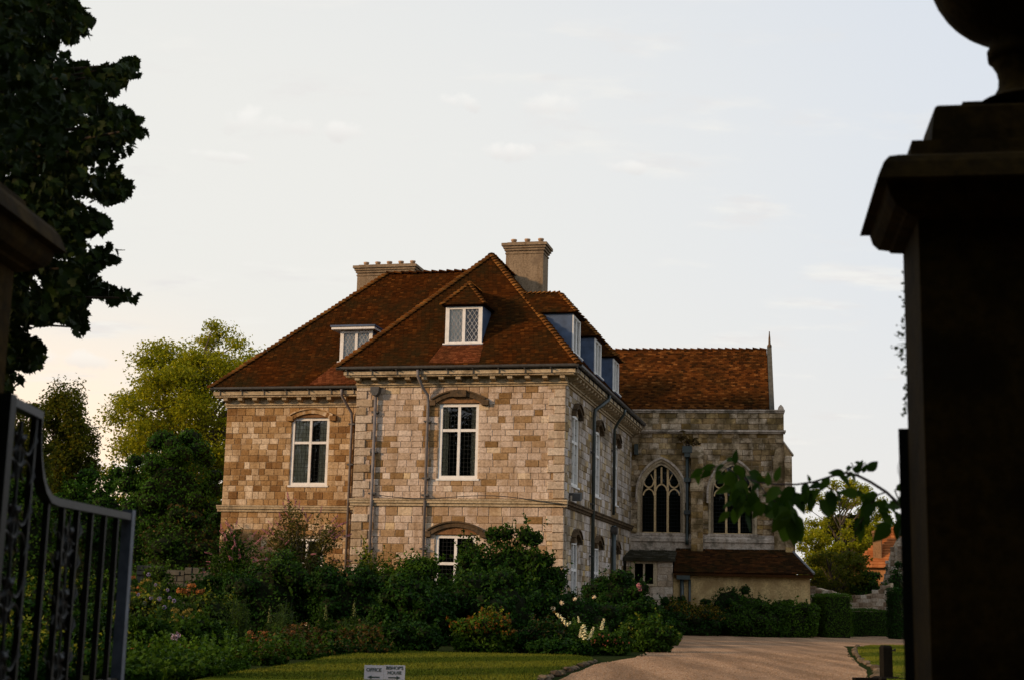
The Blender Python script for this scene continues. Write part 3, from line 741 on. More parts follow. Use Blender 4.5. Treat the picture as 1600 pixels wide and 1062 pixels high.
# hood mouldings
def arc(uc, zs, hw, rise, n=14):
    r = (hw * hw + rise * rise) / (2 * rise); a = math.asin(min(1, hw / r))
    return [(uc + r * math.sin(t), zs + rise - r + r * math.cos(t)) for t in [-a + 2 * a * i / n for i in range(n + 1)]]
def hood(fr, uc, zs, hw, rise, mat, proj=.13, th=.17, key=False):
    b = MB(fr); o = arc(uc, zs, hw, rise); i_ = arc(uc, zs - th * .95, hw - th * .55, rise)
    b.ribbon(o, i_, proj, -.05)
    o2 = arc(uc, zs + .035, hw + .02, rise + .02); b.ribbon(o2, o, proj + .05, -.05)
    b.box(uc - hw - .14, uc - hw + .12, proj + .02, -.05, zs - th - .04, zs - .02); b.box(uc + hw - .12, uc + hw + .14, proj + .02, -.05, zs - th - .04, zs - .02)
    if key: b.box(uc - .30, uc + .30, proj + .085, -.05, zs + rise - th * 1.25, zs + rise + .03)
    b.build('hood_moulding', mat, house)
hood(FW, -3.90, 8.34, .98, .30, M_darkarch, key=True); hood(FW, -3.88, 3.64, 1.02, .30, M_darkarch)
hood(FM, -11.12, 8.36, .90, .24, M_ochre)
for a, b_, c, d in WS: hood(FS, (a + b_) / 2, d + .10, .74, .30, M_darkarch, .15, .15)
# bricked tympana
for fr, uc, zs in ((FW, -3.88, 8.22), (FW, -3.88, 3.52), (FM, -11.15, 8.29)):
    b = MB(fr); b.prism([(uc - .80, zs), (uc + .80, zs)] + [(q[0], max(zs, q[1])) for q in arc(uc, zs + .02, .80, .26)[::-1]], .052, -.05); b.build('tympanum', M_brick, house)

# ---- dormers
def rz_front(d): return 9.47 + 1.0606 * (.62 - d)
def dormer(fr, d0, u0, u1, z0, z1, de, ze, tan, style='hip', h=.95, curt='lr', ov=.13):
    di = lambda z: de - (z - ze) / tan                      # d at which the main roof reaches height z
    b = MB(fr); t = .07
    for a, c in ((u0 - t, u0), (u1, u1 + t)): b.box(a, c, d0 - .02, di(z1) - .15, z0 - .35, z1 + .03)
    b.box(u0, u1, d0 - .9, di(z1) - .15, z0 - .3, z1); b.box(u0, u1, d0 - .02, d0 - .9, z1, z1 + .03); b.box(u0 - .1, u1 + .1, d0 + .12, d0 - .06, z0 - .10, z0 - .02)
    dm = b.build('dormer', M_lead, house)
    um = (u0 + u1) / 2; f = MB(fr); w_ = .085
    f.box(u0 - .06, u0 + w_, d0 + .03, d0 - .06, z0, z1); f.box(u1 - w_, u1 + .06, d0 + .03, d0 - .06, z0, z1); f.box(u0 + w_, u1 - w_, d0 + .025, d0 - .06, z1 - w_, z1); f.box(u0 + w_, u1 - w_, d0 + .025, d0 - .06, z0, z0 + w_); f.box(um - .055, um + .055, d0 + .02, d0 - .06, z0 + w_, z1 - w_)
    f.build('window_frame', M_white, dm)
    s = MB(fr); s.box(u0 - .12, u1 + .12, d0 + .14, d0 - .04, z0 - .05, z0 - .004); s.build('sill', M_white, dm)
    ld = MB(fr); d = d0 - .03
    for a, c in ((u0 + w_, um - .055), (um + .055, u1 - w_)):
        p = MB(fr); p.add([(a, d, z0 + w_), (c, d, z0 + w_), (c, d, z1 - w_), (a, d, z1 - w_)], [(0, 1, 2, 3)]); p.build('pane', M_glass, dm)
        e, g = z0 + w_, z1 - w_; W = c - a; H = g - e; sx = W / 3.0; sz = sx * 1.55; q = .009
        for sgn in (1, -1):                                   # diamond leading
            k = -12
            while k < 14:
                # line z = e + k*sz + sgn*(x-a)*sz/sx
                pts = []
                for x in (a, c):
                    pts.append((x, e + k * sz + sgn * (x - a) * sz / sx))
                (xa, za), (xb, zb) = pts
                m_ = (zb - za) / (xb - xa)
                for lo in (e, g):
                    pass
                def clipz(x, z_):
                    if z_ < e: return (x + (e - z_) / m_, e)
                    if z_ > g: return (x + (g - z_) / m_, g)
                    return (x, z_)
                if max(za, zb) > e and min(za, zb) < g:
                    pa, pb = clipz(xa, za), clipz(xb, zb)
                    if abs(pa[0] - pb[0]) > .02:
                        nx_, nz_ = -m_, 1.0; l = math.hypot(nx_, nz_); nx_, nz_ = nx_ / l * q, nz_ / l * q
                        dd = d + (.008 if sgn > 0 else .012)
                        ld.add([(pa[0] - nx_, dd, pa[1] - nz_), (pb[0] - nx_, dd, pb[1] - nz_), (pb[0] + nx_, dd, pb[1] + nz_), (pa[0] + nx_, dd, pa[1] + nz_)], [(0, 1, 2, 3)])
                k += 1
    ld.build('diamond_leading', M_leadlight, dm, stuff=True)
    for sd_ in curt:
        c = MB(fr); wv = (u1 - u0) * .46; ua = u0 + .05 if sd_ == 'l' else u1 - .05 - wv; vs = []
        for i in range(15): vs += [(ua + wv * i / 14, d0 - .10 + .02 * math.sin(i * 1.8), z0 + .05), (ua + wv * i / 14, d0 - .10 + .02 * math.sin(i * 1.8), z1 - .05)]
        c.add(vs, [(2 * i, 2 * i + 2, 2 * i + 3, 2 * i + 1) for i in range(14)]); c.build('curtain', M_blind, dm)
    if style == 'flat':
        r = MB(fr); r.box(u0 - .36, u1 + .22, d0 + .3, di(z1 + .3) - .1, z1 + .03, z1 + .13); r.build('roof', M_white, dm)
        r = MB(fr); r.box(u0 - .40, u1 + .25, d0 + .34, di(z1 + .3) - .12, z1 + .13, z1 + .20); r.build('roof_sheet', M_lead, dm)
        return
    zo = z1 + .06; zr = zo + h; ua, ub = u0 - ov - .06, u1 + ov + .06; df = d0 + .17; ins = (ub - ua) / 2 * .95; uc = um
    pf = [fr.pt(ua, df, zo), fr.pt(ub, df, zo), fr.pt(uc, df - ins, zr)]
    dr, db = di(zr), di(zo)
    pl = [fr.pt(ua, df, zo), fr.pt(uc, df - ins, zr), fr.pt(uc, dr, zr), fr.pt(ua, db, zo)]
    pr = [fr.pt(ub, df, zo), fr.pt(ub, db, zo), fr.pt(uc, dr, zr), fr.pt(uc, df - ins, zr)]
    r = MB(); r.add(pf, [(0, 1, 2)]); r.add(pl, [(0, 1, 2, 3)]); r.add(pr, [(0, 1, 2, 3)]); r.add([fr.pt(ua, df, zo - .02), fr.pt(ub, df, zo - .02), fr.pt(ub, db, zo - .02), fr.pt(ua, db, zo - .02)], [(0, 3, 2, 1)])
    r.build('roof', M_tile, dm)
    lay_tiles(pf, fr.u, M_tile, dm, rng, .10, .17); lay_tiles(pl, fr.n, M_tile, dm, rng, .10, .17); lay_tiles(pr, fr.n, M_tile, dm, rng, .10, .17)
    hp = bonnet_mesh(.10, .20)
    for q in (pf[0], pf[1]): along(dm, hp, q, pf[2], .165, 'hip_tile', rng=rng, jit=.08)
    along(dm, hp, pf[2], pl[2], .18, 'ridge_tile', rng=rng, jit=.06)
dormer(FW, -.28, -4.52, -3.25, 10.45, 11.80, .62, 9.47, 1.0606, curt='l')
dormer(FM, -.50, -10.20, -8.95, 10.62, 11.86, .62, 9.43, 1.0683, style='flat')
for a in (1.54, 6.35, 11.1): dormer(FS, -.06, a, a + 1.36, 10.26, 11.68, .58, 9.47, 1.164, h=.92)

# ---- chimneys
def chimney(x0, x1, y0, y1, z0, z1, npot, py):
    b = MB(); b.box(x0, x1, y0, y1, z0, z1 - .32)
    b.box(x0 - .03, x1 + .03, y0 - .03, y1 + .03, z1 - .46, z1 - .40)
    for k, (e, za, zb) in enumerate(((.06, .32, .22), (.11, .22, .12), (.17, .12, 0))): b.box(x0 - e, x1 + e, y0 - e, y1 + e, z1 - za, z1 - zb)
    c = b.build('chimney', M_stucco, house)
    f = MB(); f.box(x0 + .04, x1 - .04, y0 + .04, y1 - .04, z1, z1 + .07); f.build('flaunching', M_stucco, c)
    for i in range(npot):
        x = x0 + .22 + (x1 - x0 - .44) * i / (npot - 1); p = MB()
        p.lathe([(.115, 0), (.11, .18), (.13, .19), (.13, .25), (.085, .25), (.085, .1)], 12); o = p.build('chimney_pot', M_pot, c, True); o.location = (x, py, z1 + .05)
chimney(-4.22, -2.60, 8.0, 9.05, 12.0, 16.15, 3, 8.5)
chimney(-11.62, -8.98, 10.2, 11.3, 13.0, 15.92, 5, 10.75)
b = MB(); 
def on_side(x, y, up): z = 9.47 + 1.164 * (.58 - x); return (x + up * .76, y, z + up * .65)
b.add([on_side(-2.6, 7.9, .05), on_side(-2.35, 7.85, .05), on_side(-3.9, 7.85, .05), on_side(-4.1, 7.98, .05)], [(0, 1, 2, 3)])
b.box(-4.26, -2.56, 7.94, 8.02, 13.0, 13.3); b.build('flashing', M_greylead, house)

# ---- rainwater pipes
def pipe(fr, pts, r, mat, hopper=None, name='downpipe', brackets=()):
    b = MB(); b.tube([fr.pt(*p) for p in pts], r, 8); o = b.build(name, mat, house, True)
    if hopper:
        u, z = hopper; h = MB(fr); h.prism([(u - .17, z), (u + .17, z), (u + .15, z - .2), (u + .08, z - .32), (u - .08, z - .32), (u - .15, z - .2)], .30, .03); h.build('hopper', M_iron, o)
    for u, z in brackets:
        k = MB(fr); k.box(u - r - .07, u + r + .07, .17, -.01, z - .03, z + .03); k.build('pipe_bracket', M_iron, o)
pipe(FW, [(-7.03, .13, 8.5), (-7.03, .13, .3)], .062, M_pipe, (-7.03, 8.82), brackets=[(-7.03, z) for z in (7.9, 6.45, 4.95, 3.0)])
pipe(FW, [(-5.32, .60, 9.36), (-5.32, .58, 9.15), (-5.2, .30, 8.75), (-5.05, .14, 8.5), (-5.03, .12, 8.2), (-5.03, .12, .3)], .058, M_pipe, brackets=[(-5.03, z) for z in (7.55, 5.5, 4.9, 3.0)])
pipe(FM, [(-9.72, .60, 9.33), (-9.72, .58, 9.1), (-9.55, .3, 8.7), (-9.42, .15, 8.45), (-9.40, .12, 8.1), (-9.40, .12, .3)], .058, M_pipe, brackets=[(-9.4, z) for z in (8.0, 6.4, 3.6)])
pipe(FS, [(6.0, .60, 9.33), (6.0, .58, 9.15), (5.55, .35, 8.85), (5.3, .16, 8.65), (5.3, .13, 8.3), (5.3, .13, .2)], .075, M_pipeg, brackets=[(5.3, z) for z in (7.0, 5.0, 3.0)])
pipe(FS, [(10.2, .60, 9.33), (10.2, .58, 9.15), (10.3, .3, 8.8), (10.35, .14, 8.5), (10.35, .13, 4.9)], .06, M_pipeg, brackets=[(10.35, z) for z in (7.6, 6.0)])
pipe(FS, [(10.35, .15, 4.45), (10.35, .15, .2)], .10, M_pipeg, (10.35, 4.4))
# slack cable along the string course, and a lamp on the side wall
b = MB(); b.tube([FW.pt(u, .19, 4.92 - .03 * (u + 7) - .10 * math.sin((u + 7) * 1.05)) for u in [-7 + i * .5 for i in range(15)]], .016, 5); b.build('cable', M_iron, house)
b = MB(FS); b.box(.82, 1.0, .20, .0, 5.0, 5.08); b.prism([(.72, 4.78), (1.12, 4.86), (1.12, 5.12), (.72, 5.04)], .46, .16); b.build('wall_lamp', M_iron, house)

# ================================================================== the chapel
chapel = thing('stone_chapel', 'old grey stone chapel with two pointed traceried windows and a tiled roof behind a parapet', 'chapel', (5.66, 66.0, 0), -R(9))
FC = Fr((0, 0, 0)); rng = random.Random(5)
def parch(uc, hw, zs, rise, n=12):
    """two-centred arch from left springing over the apex to the right springing"""
    r = (hw * hw + rise * rise) / (2 * hw); left = []; a1 = math.asin(min(1, rise / r))
    for i in range(n + 1):
        t = a1 * i / n; left.append((uc - hw + r - r * math.cos(t), zs + r * math.sin(t)))
    return left + [(2 * uc - u, z) for u, z in left[-2::-1]]
GW = [(1.405, .875), (4.655, .875)]; ZS0, ZSP, ZAP = 4.47, 6.32, 7.60
OUT = .215
def gblock(za, zb):
    r = []; zm = (za + zb) / 2
    for uc, hw in GW:
        if zm < 4.0 or zm > 7.95: continue
        h2 = hw + OUT; ri = ZAP + .28 - ZSP; rad = (h2 * h2 + ri * ri) / (2 * h2)
        if zm <= ZSP: r.append((uc - h2, uc + h2))
        else:
            q = zm - ZSP
            x = math.sqrt(max(0, rad * rad - q * q)) - (rad - h2)
            if x > .02: r.append((uc - x, uc + x))
    if za < 4.46 and zb > 4.0: r.append((-1, 8))
    return r
wall_backing(FC, -.6, 6.98, 0, 9.12, [(uc - hw, uc + hw, ZS0, ZAP + .02) for uc, hw in GW], .5, M_mortar, chapel)
sp = MB(FC)
for uc, hw in GW:                                            # spandrels that close the square opening to a pointed one
    pts = parch(uc, hw, ZSP, ZAP - ZSP); n = len(pts) // 2
    for i in range(n):
        (a, za), (c, zc) = pts[i], pts[i + 1]; sp.prism([(uc - hw - .01, za), (a, za), (c, zc), (uc - hw - .01, zc)], -.004, -.496)
        sp.prism([(2 * uc - a, za), (uc + hw + .01, za), (uc + hw + .01, zc), (2 * uc - c, zc)], -.004, -.496)
sp.build('spandrel', M_mortar, chapel)
cc = cells_for(-.6, 6.98, .05, 9.10, gblock, rng, (.19, .26), (.22, .55), breaks=(4.0, 4.46, ZSP))
cc.sort(key=lambda c: 0 if c[2] > 4.3 else 1)
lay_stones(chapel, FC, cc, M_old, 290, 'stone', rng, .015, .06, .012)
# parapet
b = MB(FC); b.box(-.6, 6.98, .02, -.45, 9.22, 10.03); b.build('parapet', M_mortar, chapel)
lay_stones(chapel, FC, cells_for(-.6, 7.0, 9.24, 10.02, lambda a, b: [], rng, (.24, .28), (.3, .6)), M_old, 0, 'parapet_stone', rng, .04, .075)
b = MB(FC); b.box(-.6, 7.02, .10, -.5, 10.02, 10.10); b.box(-.6, 7.05, .15, -.5, 10.10, 10.17); b.build('coping', M_trim_old, chapel)
b = MB(FC); b.box(-.6, 7.05, .12, -.1, 9.06, 9.13); b.box(-.6, 7.08, .20, -.1, 9.13, 9.22); b.build('string_course', M_trim_old, chapel)
b = MB(FC); b.prism([(6.72, 10.17), (7.02, 10.17), (6.98, 10.3), (6.87, 10.42), (6.76, 10.3)], .1, -.2); b.build('parapet_knob', M_trim_old, chapel)
# side and back walls, gable
b = MB(); b.box(6.5, 6.98, .5, 8.4, 0, 10.1); b.box(-.6, 6.5, 8.0, 8.4, 0, 10.1); b.box(-1.0, -.6, .0, 8.4, 0, 10.1)
b.add([(6.42, .6, 10.1), (6.42, 8.4, 10.1), (6.42, 4.5, 13.7), (6.57, .6, 10.1), (6.57, 8.4, 10.1), (6.57, 4.5, 13.7)], [(0, 1, 2), (5, 4, 3), (0, 2, 5, 3), (1, 4, 5, 2), (0, 3, 4, 1)]); b.build('wall', M_old, chapel)
b = MB(); b.add([(6.38, .45, 10.15), (6.60, .45, 10.15), (6.60, 4.5, 13.98), (6.38, 4.5, 13.98), (6.38, .30, 9.95), (6.60, .30, 9.95), (6.60, 4.5, 13.70), (6.38, 4.5, 13.70), (6.38, 8.55, 10.15), (6.60, 8.55, 10.15)],
                [(0, 1, 2, 3), (4, 0, 3, 7), (1, 5, 6, 2), (4, 5, 1, 0), (3, 2, 9, 8), (7, 3, 8), (2, 6, 9)]); b.build('gable_coping', M_flint, chapel)
b = MB(); b.lathe([(.11, 0), (.11, .10), (.06, .16), (.05, .42), (.022, .72), (.035, .74), (.01, .80)], 8, c=(0, 0)); o = b.build('finial', M_darkarch, chapel, True); o.location = (6.5, 4.5, 13.9)
# roof
K = [(-2.5, .55, 10.2), (6.36, .55, 10.2), (6.36, 4.5, 13.78), (-2.5, 4.5, 13.78)]
b = MB(); b.add(K, [(0, 1, 2, 3)]); b.add([(-2.5, 8.4, 10.2), (6.36, 8.4, 10.2), K[2], K[3]], [(3, 2, 1, 0)]); cr = b.build('roof', M_tile_chapel, chapel)
lay_tiles(K, (1, 0, 0), M_tile_chapel, cr, rng, .135, .20, sag=.012, lift=.05)
rd = bonnet_mesh(.14, .36, M_tile_chapel); rd.name = 'ridge_tile'; along(cr, rd, K[3], K[2], .33, 'ridge_tile', rng=rng, jit=.08)
# windows
def gothic(uc, hw):
    zs, ap = ZSP, ZAP
    f = MB(FC)
    for (o_, i_, d0, d1) in ((OUT, .11, .07, -.10), (.11, .0, .0, -.30)):
        po = [(uc - hw - o_, ZS0)] + parch(uc, hw + o_, zs, ap - zs + o_ * 1.25) + [(uc + hw + o_, ZS0)]
        pi = [(uc - hw - i_, ZS0)] + parch(uc, hw + i_, zs, ap - zs + i_ * 1.25) + [(uc + hw + i_, ZS0)]
        f.ribbon(po, pi, d0, d1)
    win = f.build('arched_window', M_trim, chapel)
    h = MB(FC); po = [(uc - hw - .30, zs - .45)] + parch(uc, hw + .30, zs, ap - zs + .38) + [(uc + hw + .30, zs - .45)]; pi = [(uc - hw - .212, zs - .45)] + parch(uc, hw + .212, zs, ap - zs + .265) + [(uc + hw + .212, zs - .45)]
    h.ribbon(po, pi, .16, -.03); h.build('hood_moulding', M_trim_old, win)
    t = MB(FC); D0, D1 = -.13, -.24; bw = .05
    lw = 2 * hw / 3; ms = [uc - lw / 2, uc + lw / 2]
    rad = (hw * hw + (ap - zs) ** 2) / (2 * hw)
    ztop = lambda u: zs + math.sqrt(max(0, rad ** 2 - (rad - hw + abs(u - uc)) ** 2))
    for m_ in ms: t.box(m_ - bw, m_ + bw, D0, D1, ZS0, ztop(m_) - .005)
    t.box(uc - hw, uc + hw, D0 - .01, D1 + .01, ZS0, ZS0 + .05)
    for i in range(3):                                        # light heads
        c = uc - lw + lw * i; zh = zs + (.10 if i == 1 else -.12); hh = lw / 2 - .015
        a_o = parch(c, hh, zh, .34, 8); a_i = parch(c, hh - .06, zh, .27, 8); t.ribbon(a_o, a_i, D0 + .01, D1 - .005)
    # panel tracery: inner bars, leaning bars and the rounded lower ends of the side panels
    t.box(uc - .04, uc + .04, D0 + .004, D1 + .004, zs + .42, ap - .08)
    for s in (-1, 1):
        x0 = uc + s * lw / 2; x1 = uc + s * lw * .86
        n = 7; o1 = []; o2 = []
        for i in range(n + 1):
            q = i / n; x = x0 + (x1 - x0) * q ** 1.3; z = zs + .36 + .50 * q; o1.append((x, z + .04)); o2.append((x, z - .045))
        if s < 0: o1, o2 = o1[::-1], o2[::-1]
        t.ribbon(o1, o2, D0 + .006, D1 + .006)
        cx = uc + s * lw; o1 = [(cx + .255 * math.cos(a), zs + .52 + .30 * math.sin(a)) for a in [math.pi + math.pi * i / 8 for i in range(9)]]; o2 = [(cx + .195 * math.cos(a), zs + .52 + .235 * math.sin(a)) for a in [math.pi + math.pi * i / 8 for i in range(9)]]
        t.ribbon(o2, o1, D0 + .008, D1 + .008)
    t.build('tracery', M_tracery, win)
    for i in range(3):
        a = uc - hw + lw * i; c = a + lw; g = MB(FC); us = [a + lw * k / 6 for k in range(7)]
        top = [(u, max(zs, ztop(u)) - .003) for u in us]
        g.add([(a, -.19, ZS0), (c, -.19, ZS0)] + [(u, -.19, z) for u, z in top[::-1]], [tuple(range(2 + len(top)))]); g.build('glass_light', M_glass_dark, win)
    l = MB(FC); z = ZS0 + .16
    while z < ap - .3: 
        x = hw if z < zs else math.sqrt(max(0, rad ** 2 - (z - zs) ** 2)) - (rad - hw)
        l.box(uc - x, uc + x, -.17, -.185, z - .009, z + .009); z += .165
    for k in range(1, 12):
        u = uc - hw + 2 * hw * k / 12; l.box(u - .005, u + .005, -.174, -.186, ZS0, max(zs, ztop(u)))
    l.build('glazing_bars', M_leaddark, win, stuff=True)
    s = MB(FC); s.prism([(uc - hw - .3, ZS0 - .12), (uc + hw + .3, ZS0 - .12), (uc + hw + .24, ZS0), (uc - hw - .24, ZS0)], .16, -.3); s.build('sill', M_trim_old, win)
for uc, hw in GW: gothic(uc, hw)
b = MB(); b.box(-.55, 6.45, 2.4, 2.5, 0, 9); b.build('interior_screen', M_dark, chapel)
# weathered plinth ledges
b = MB(FC)
b.add([(-.6, .0, 4.42), (7.1, .0, 4.42), (7.1, .34, 4.22), (-.6, .34, 4.22), (-.6, .34, 4.08), (7.1, .34, 4.08), (7.1, .0, 4.0), (-.6, 0, 4.0)], [(0, 3, 2, 1), (3, 4, 5, 2), (4, 7, 6, 5), (1, 2, 5, 6)])
b.box(-.6, 7.15, .28, 0, 3.3, 4.08); b.build('plinth', M_trim_old, chapel)
# buttresses
def buttress(u0, u1, stages, mat=M_old):
    """stages: (z0, z1, d) with a sloped set-off on top of each"""
    b = MB(FC)
    for k, (z0, z1, d, zt) in enumerate(stages):
        b.box(u0, u1, d, 0, z0, z1); d2 = stages[k + 1][2] if k + 1 < len(stages) else 0.0
        b.add([(u0 - .03, d + .05, z1), (u1 + .03, d + .05, z1), (u1 + .03, d2, zt), (u0 - .03, d2, zt), (u0 - .03, d2, z1), (u1 + .03, d2, z1), (u0 - .03, d + .05, z1 - .09), (u1 + .03, d + .05, z1 - .09)], [(0, 1, 2, 3), (0, 3, 4), (1, 5, 2), (6, 7, 1, 0)])
    o = b.build('buttress', mat, chapel)
    j = random.Random(int(u0 * 10))
    for k, (z0, z1, d, zt) in enumerate(stages):
        f2 = Fr(tuple(FC.pt(0, d, 0)))
        lay_stones(o, f2, cells_for(u0, u1, max(z0, 3.3), z1 - .09, lambda a, b: [], j, (.26, .32), (.28, .5)), mat, 60, 'stone', j, .01, .03)
buttress(2.78, 3.32, [(0, 6.45, .62, 6.75), (6.75, 8.0, .38, 8.5)])
b = MB(FC)
b.prism([(6.98, 0), (7.42, 0), (7.42, 4.0), (7.32, 4.2), (7.32, 8.05), (6.98, 8.65)], .62, -.5); b.prism([(6.5, 3.6), (6.98, 3.6), (6.98, 8.65), (6.6, 8.3), (6.5, 7.9)], .35, 0); o = b.build('buttress', M_old, chapel)
lay_stones(o, Fr(tuple(FC.pt(0, .62, 0))), cells_for(6.99, 7.31, 3.3, 8.0, lambda a, b: [], rng, (.26, .32), (.2, .34)), M_old, 60, 'stone', rng, .01, .03)
b = MB(FC); b.add([(6.93, .67, 8.72), (7.40, .67, 8.06), (7.40, -.5, 8.06), (6.93, -.5, 8.72), (6.93, .67, 8.64), (7.40, .67, 7.96)], [(0, 1, 2, 3), (4, 5, 1, 0)]); b.build('set_off', M_trim_old, chapel)
# drain pipe with hopper
b = MB(); b.tube([FC.pt(2.60, .16, 8.15), FC.pt(2.60, .16, 4.5), FC.pt(2.60, .45, 4.25), FC.pt(2.60, .45, 3.95)], .075, 8); dp = b.build('downpipe', M_pipeg, chapel, True)
b = MB(FC); b.box(2.38, 2.82, .36, .05, 8.15, 8.45); b.box(2.47, 2.73, .30, .05, 7.95, 8.15); b.build('hopper', M_pipeg, dp)
for z in (6.9, 5.42): b = MB(FC); b.box(2.45, 2.75, .26, .0, z - .09, z + .09); b.build('pipe_bracket', M_pipeg, dp)
# grating box by the house corner
b = MB(FC); b.box(.16, .34, .22, 0, 8.05, 8.55); b.build('hopper', M_pipeg, chapel)

# ---- low buildings against the chapel
annex = thing('stone_annex', 'small stone outbuilding with a two light mullioned window between house and lean-to', 'building', (5.66, 66.0, 0), -R(9))
FA = Fr(tuple(FC.pt(0, 2.6, 0)))
wall_backing(FA, .0, 2.02, 0, 3.25, [(.38, 1.2, 2.12, 3.0)], .3, M_mortar, annex)
lay_stones(annex, FA, cells_for(.0, 2.05, .05, 3.2, rect_block([(.20, 1.38, 2.0, 3.14)]), random.Random(3), (.26, .32), (.3, .66), breaks=(2.0, 3.14)), M_quoin, 60, 'stone', random.Random(4), .015, .04)
b = MB(FA); b.box(.22, .38, .06, -.2, 2.02, 3.12); b.box(1.2, 1.36, .06, -.2, 2.02, 3.12); b.box(.38, 1.2, .055, -.2, 3.0, 3.12); b.box(.38, 1.2, .09, -.2, 2.02, 2.12); b.box(.75, .83, .03, -.2, 2.12, 3.0); wf = b.build('mullioned_window', M_trim, annex)
for a, c in ((.38, .75), (.83, 1.2)): b = MB(FA); b.add([(a, -.1, 2.12), (c, -.1, 2.12), (c, -.1, 3.0), (a, -.1, 3.0)], [(0, 1, 2, 3)]); b.build('pane', M_glass_dark, wf)
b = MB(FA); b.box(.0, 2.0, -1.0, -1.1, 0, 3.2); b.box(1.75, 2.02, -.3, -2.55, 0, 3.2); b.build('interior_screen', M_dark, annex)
AR = [FA.pt(-.1, .22, 3.22), FA.pt(2.16, .22, 3.22), FA.pt(2.16, -2.2, 3.62), FA.pt(-.1, -2.2, 3.62)]
b = MB(); b.add(AR, [(0, 1, 2, 3)]); b.fr = FA; b.box(-.1, 2.16, .24, -.1, 3.10, 3.22); ar = b.build('roof', M_slate, annex); lay_tiles(AR, (1, 0, 0), M_slate, ar, random.Random(8), .2, .26, lift=.04)

lean = thing('lean_to', 'low cream rendered lean-to with a dark tiled roof under the chapel windows', 'building', (5.66, 66.0, 0), -R(9))
FL = Fr(tuple(FC.pt(0, 2.4, 0)))
b = MB(FL); b.box(2.06, 7.95, .0, -.3, 0, 2.62); b.box(7.65, 7.95, -.3, -2.1, 0, 2.62); b.build('wall', M_render, lean)
L0, L1, L2, L3 = FL.pt(2.1, .38, 2.66), FL.pt(8.1, .38, 2.66), FL.pt(7.25, -2.0, 3.74), FL.pt(2.1, -2.0, 3.74)
b = MB(); b.add([L0, L1, L2, L3, FL.pt(8.1, -2.0, 2.66)], [(0, 1, 2, 3), (1, 4, 2)]); b.fr = FL; b.box(2.1, 8.08, .33, -.05, 2.52, 2.64); lr = b.build('roof', M_tile_old, lean)
lay_tiles([L0, L1, L2, L3], (1, 0, 0), M_tile_old, lr, random.Random(6), .14, .22, lift=.04, sag=.01)
b = MB(); b.tube([L1 + np.array([0, 0, .04]), L2 + np.array([0, 0, .04])], .06, 6); b.build('hip_flashing', M_greylead, lr)
b = MB(); b.tube([FL.pt(2.45, .14, 2.5), FL.pt(2.45, .14, .1)], .09, 8); p_ = b.build('downpipe', M_pipeg, lean, True)
b = MB(FL); b.box(2.22, 2.80, .34, .02, 2.34, 2.52); b.build('hopper', M_pipeg, p_)
b = MB(); b.tube([FL.pt(2.78, .14, 2.34), FL.pt(2.78, .14, .1)], .06, 8); b.build('downpipe', M_pipeg, lean, True)

# ================================================================== beyond on the right
def wall_run(name, label, pts, tops, th, mat, smat, seed, cat='wall', ch=(.16, .26), ln=(.2, .45)):
    """free-standing wall through ground points with its own top heights, faced with stones"""
    o0 = pts[0]; t = thing(name, label, cat, (o0[0], o0[1], 0)); r = random.Random(seed)
    b = MB()
    for i in range(len(pts) - 1):
        a, c = np.array([pts[i][0] - o0[0], pts[i][1] - o0[1], 0.]), np.array([pts[i + 1][0] - o0[0], pts[i + 1][1] - o0[1], 0.])
        u = (c - a); ln_ = np.linalg.norm(u); u /= ln_; n = np.array([u[1], -u[0], 0]); f = Fr(tuple(a), u=u, n=n)
        b.fr = f; b.prism([(0, 0), (ln_, 0), (ln_, tops[i + 1]), (0, tops[i])], 0, -th); b.fr = None
        cells = [q for q in cells_for(0, ln_, .02, max(tops[i], tops[i + 1]) + .1, lambda x, y: [], r, ch, ln) if q[3] < tops[i] + (tops[i + 1] - tops[i]) * (q[0] + q[1]) / 2 / ln_ + .12]
        lay_stones(t, f, cells, smat, 0, 'stone', r, .01, .07, .02, back=.12)
    b.build('wall_core', mat, t)
    return t
q = lambda x, y, Y: (at(x, y, Y)[0], Y)
wall_run('rubble_wall', 'pale rubble stone wall above the low clipped hedge at the end of the drive', [q(1236, 930, 77), q(1275, 930, 76.4), q(1330, 930, 75), q(1362, 930, 74.5), q(1392, 930, 74)], [2.2, 2.3, 1.85, 2.05, 2.6], .5, M_mortar, M_rubble, 3)
wall_run('ruined_stone_wall', 'tall ragged ruined stone wall beside the orange roofed house', [q(1376, 900, 80), q(1384, 900, 79.5), q(1392, 880, 79), q(1402, 850, 78.5), q(1440, 850, 78)], [2.4, 3.3, 4.4, 5.1, 5.6], .8, M_mortar, M_rubble, 7)
# orange roofed house far off
hx = at(1372, 900, 104); fh = thing('orange_roofed_house', 'distant house with bright orange tiled roof seen past the ruined wall', 'house', (hx[0], 104, 0), -R(20))
b = MB(); b.box(-1.75, 6, 0, 6, 0, 4.3); b.build('wall', plain('orange_brick', (.36, .16, .06), .9, .2, 0, .2, 8), fh)
b = MB(); RA = [(-2.05, -.35, 4.2), (6.3, -.35, 4.2), (6.3, 3, 7.3), (.9, 3, 7.3)]; b.add(RA, [(0, 1, 2, 3)]); b.add([(-2.05, -.35, 4.2), (-2.05, 6.35, 4.2), (.9, 3, 7.3)], [(0, 2, 1)]); b.add([(-2.05, 6.35, 4.2), (6.3, 6.35, 4.2), (6.3, 3, 7.3), (.9, 3, 7.3)], [(0, 3, 2, 1)]); fr_ = b.build('roof', M_tile_far, fh); lay_tiles(RA, (1, 0, 0), M_tile_far, fr_, random.Random(2), .3, .4, lift=.06)
b = MB(); b.box(-.35, .25, .3, 1.0, 4.3, 6.9); b.box(-.42, .32, .23, 1.07, 6.7, 6.85); b.build('chimney', M_brick, fh)
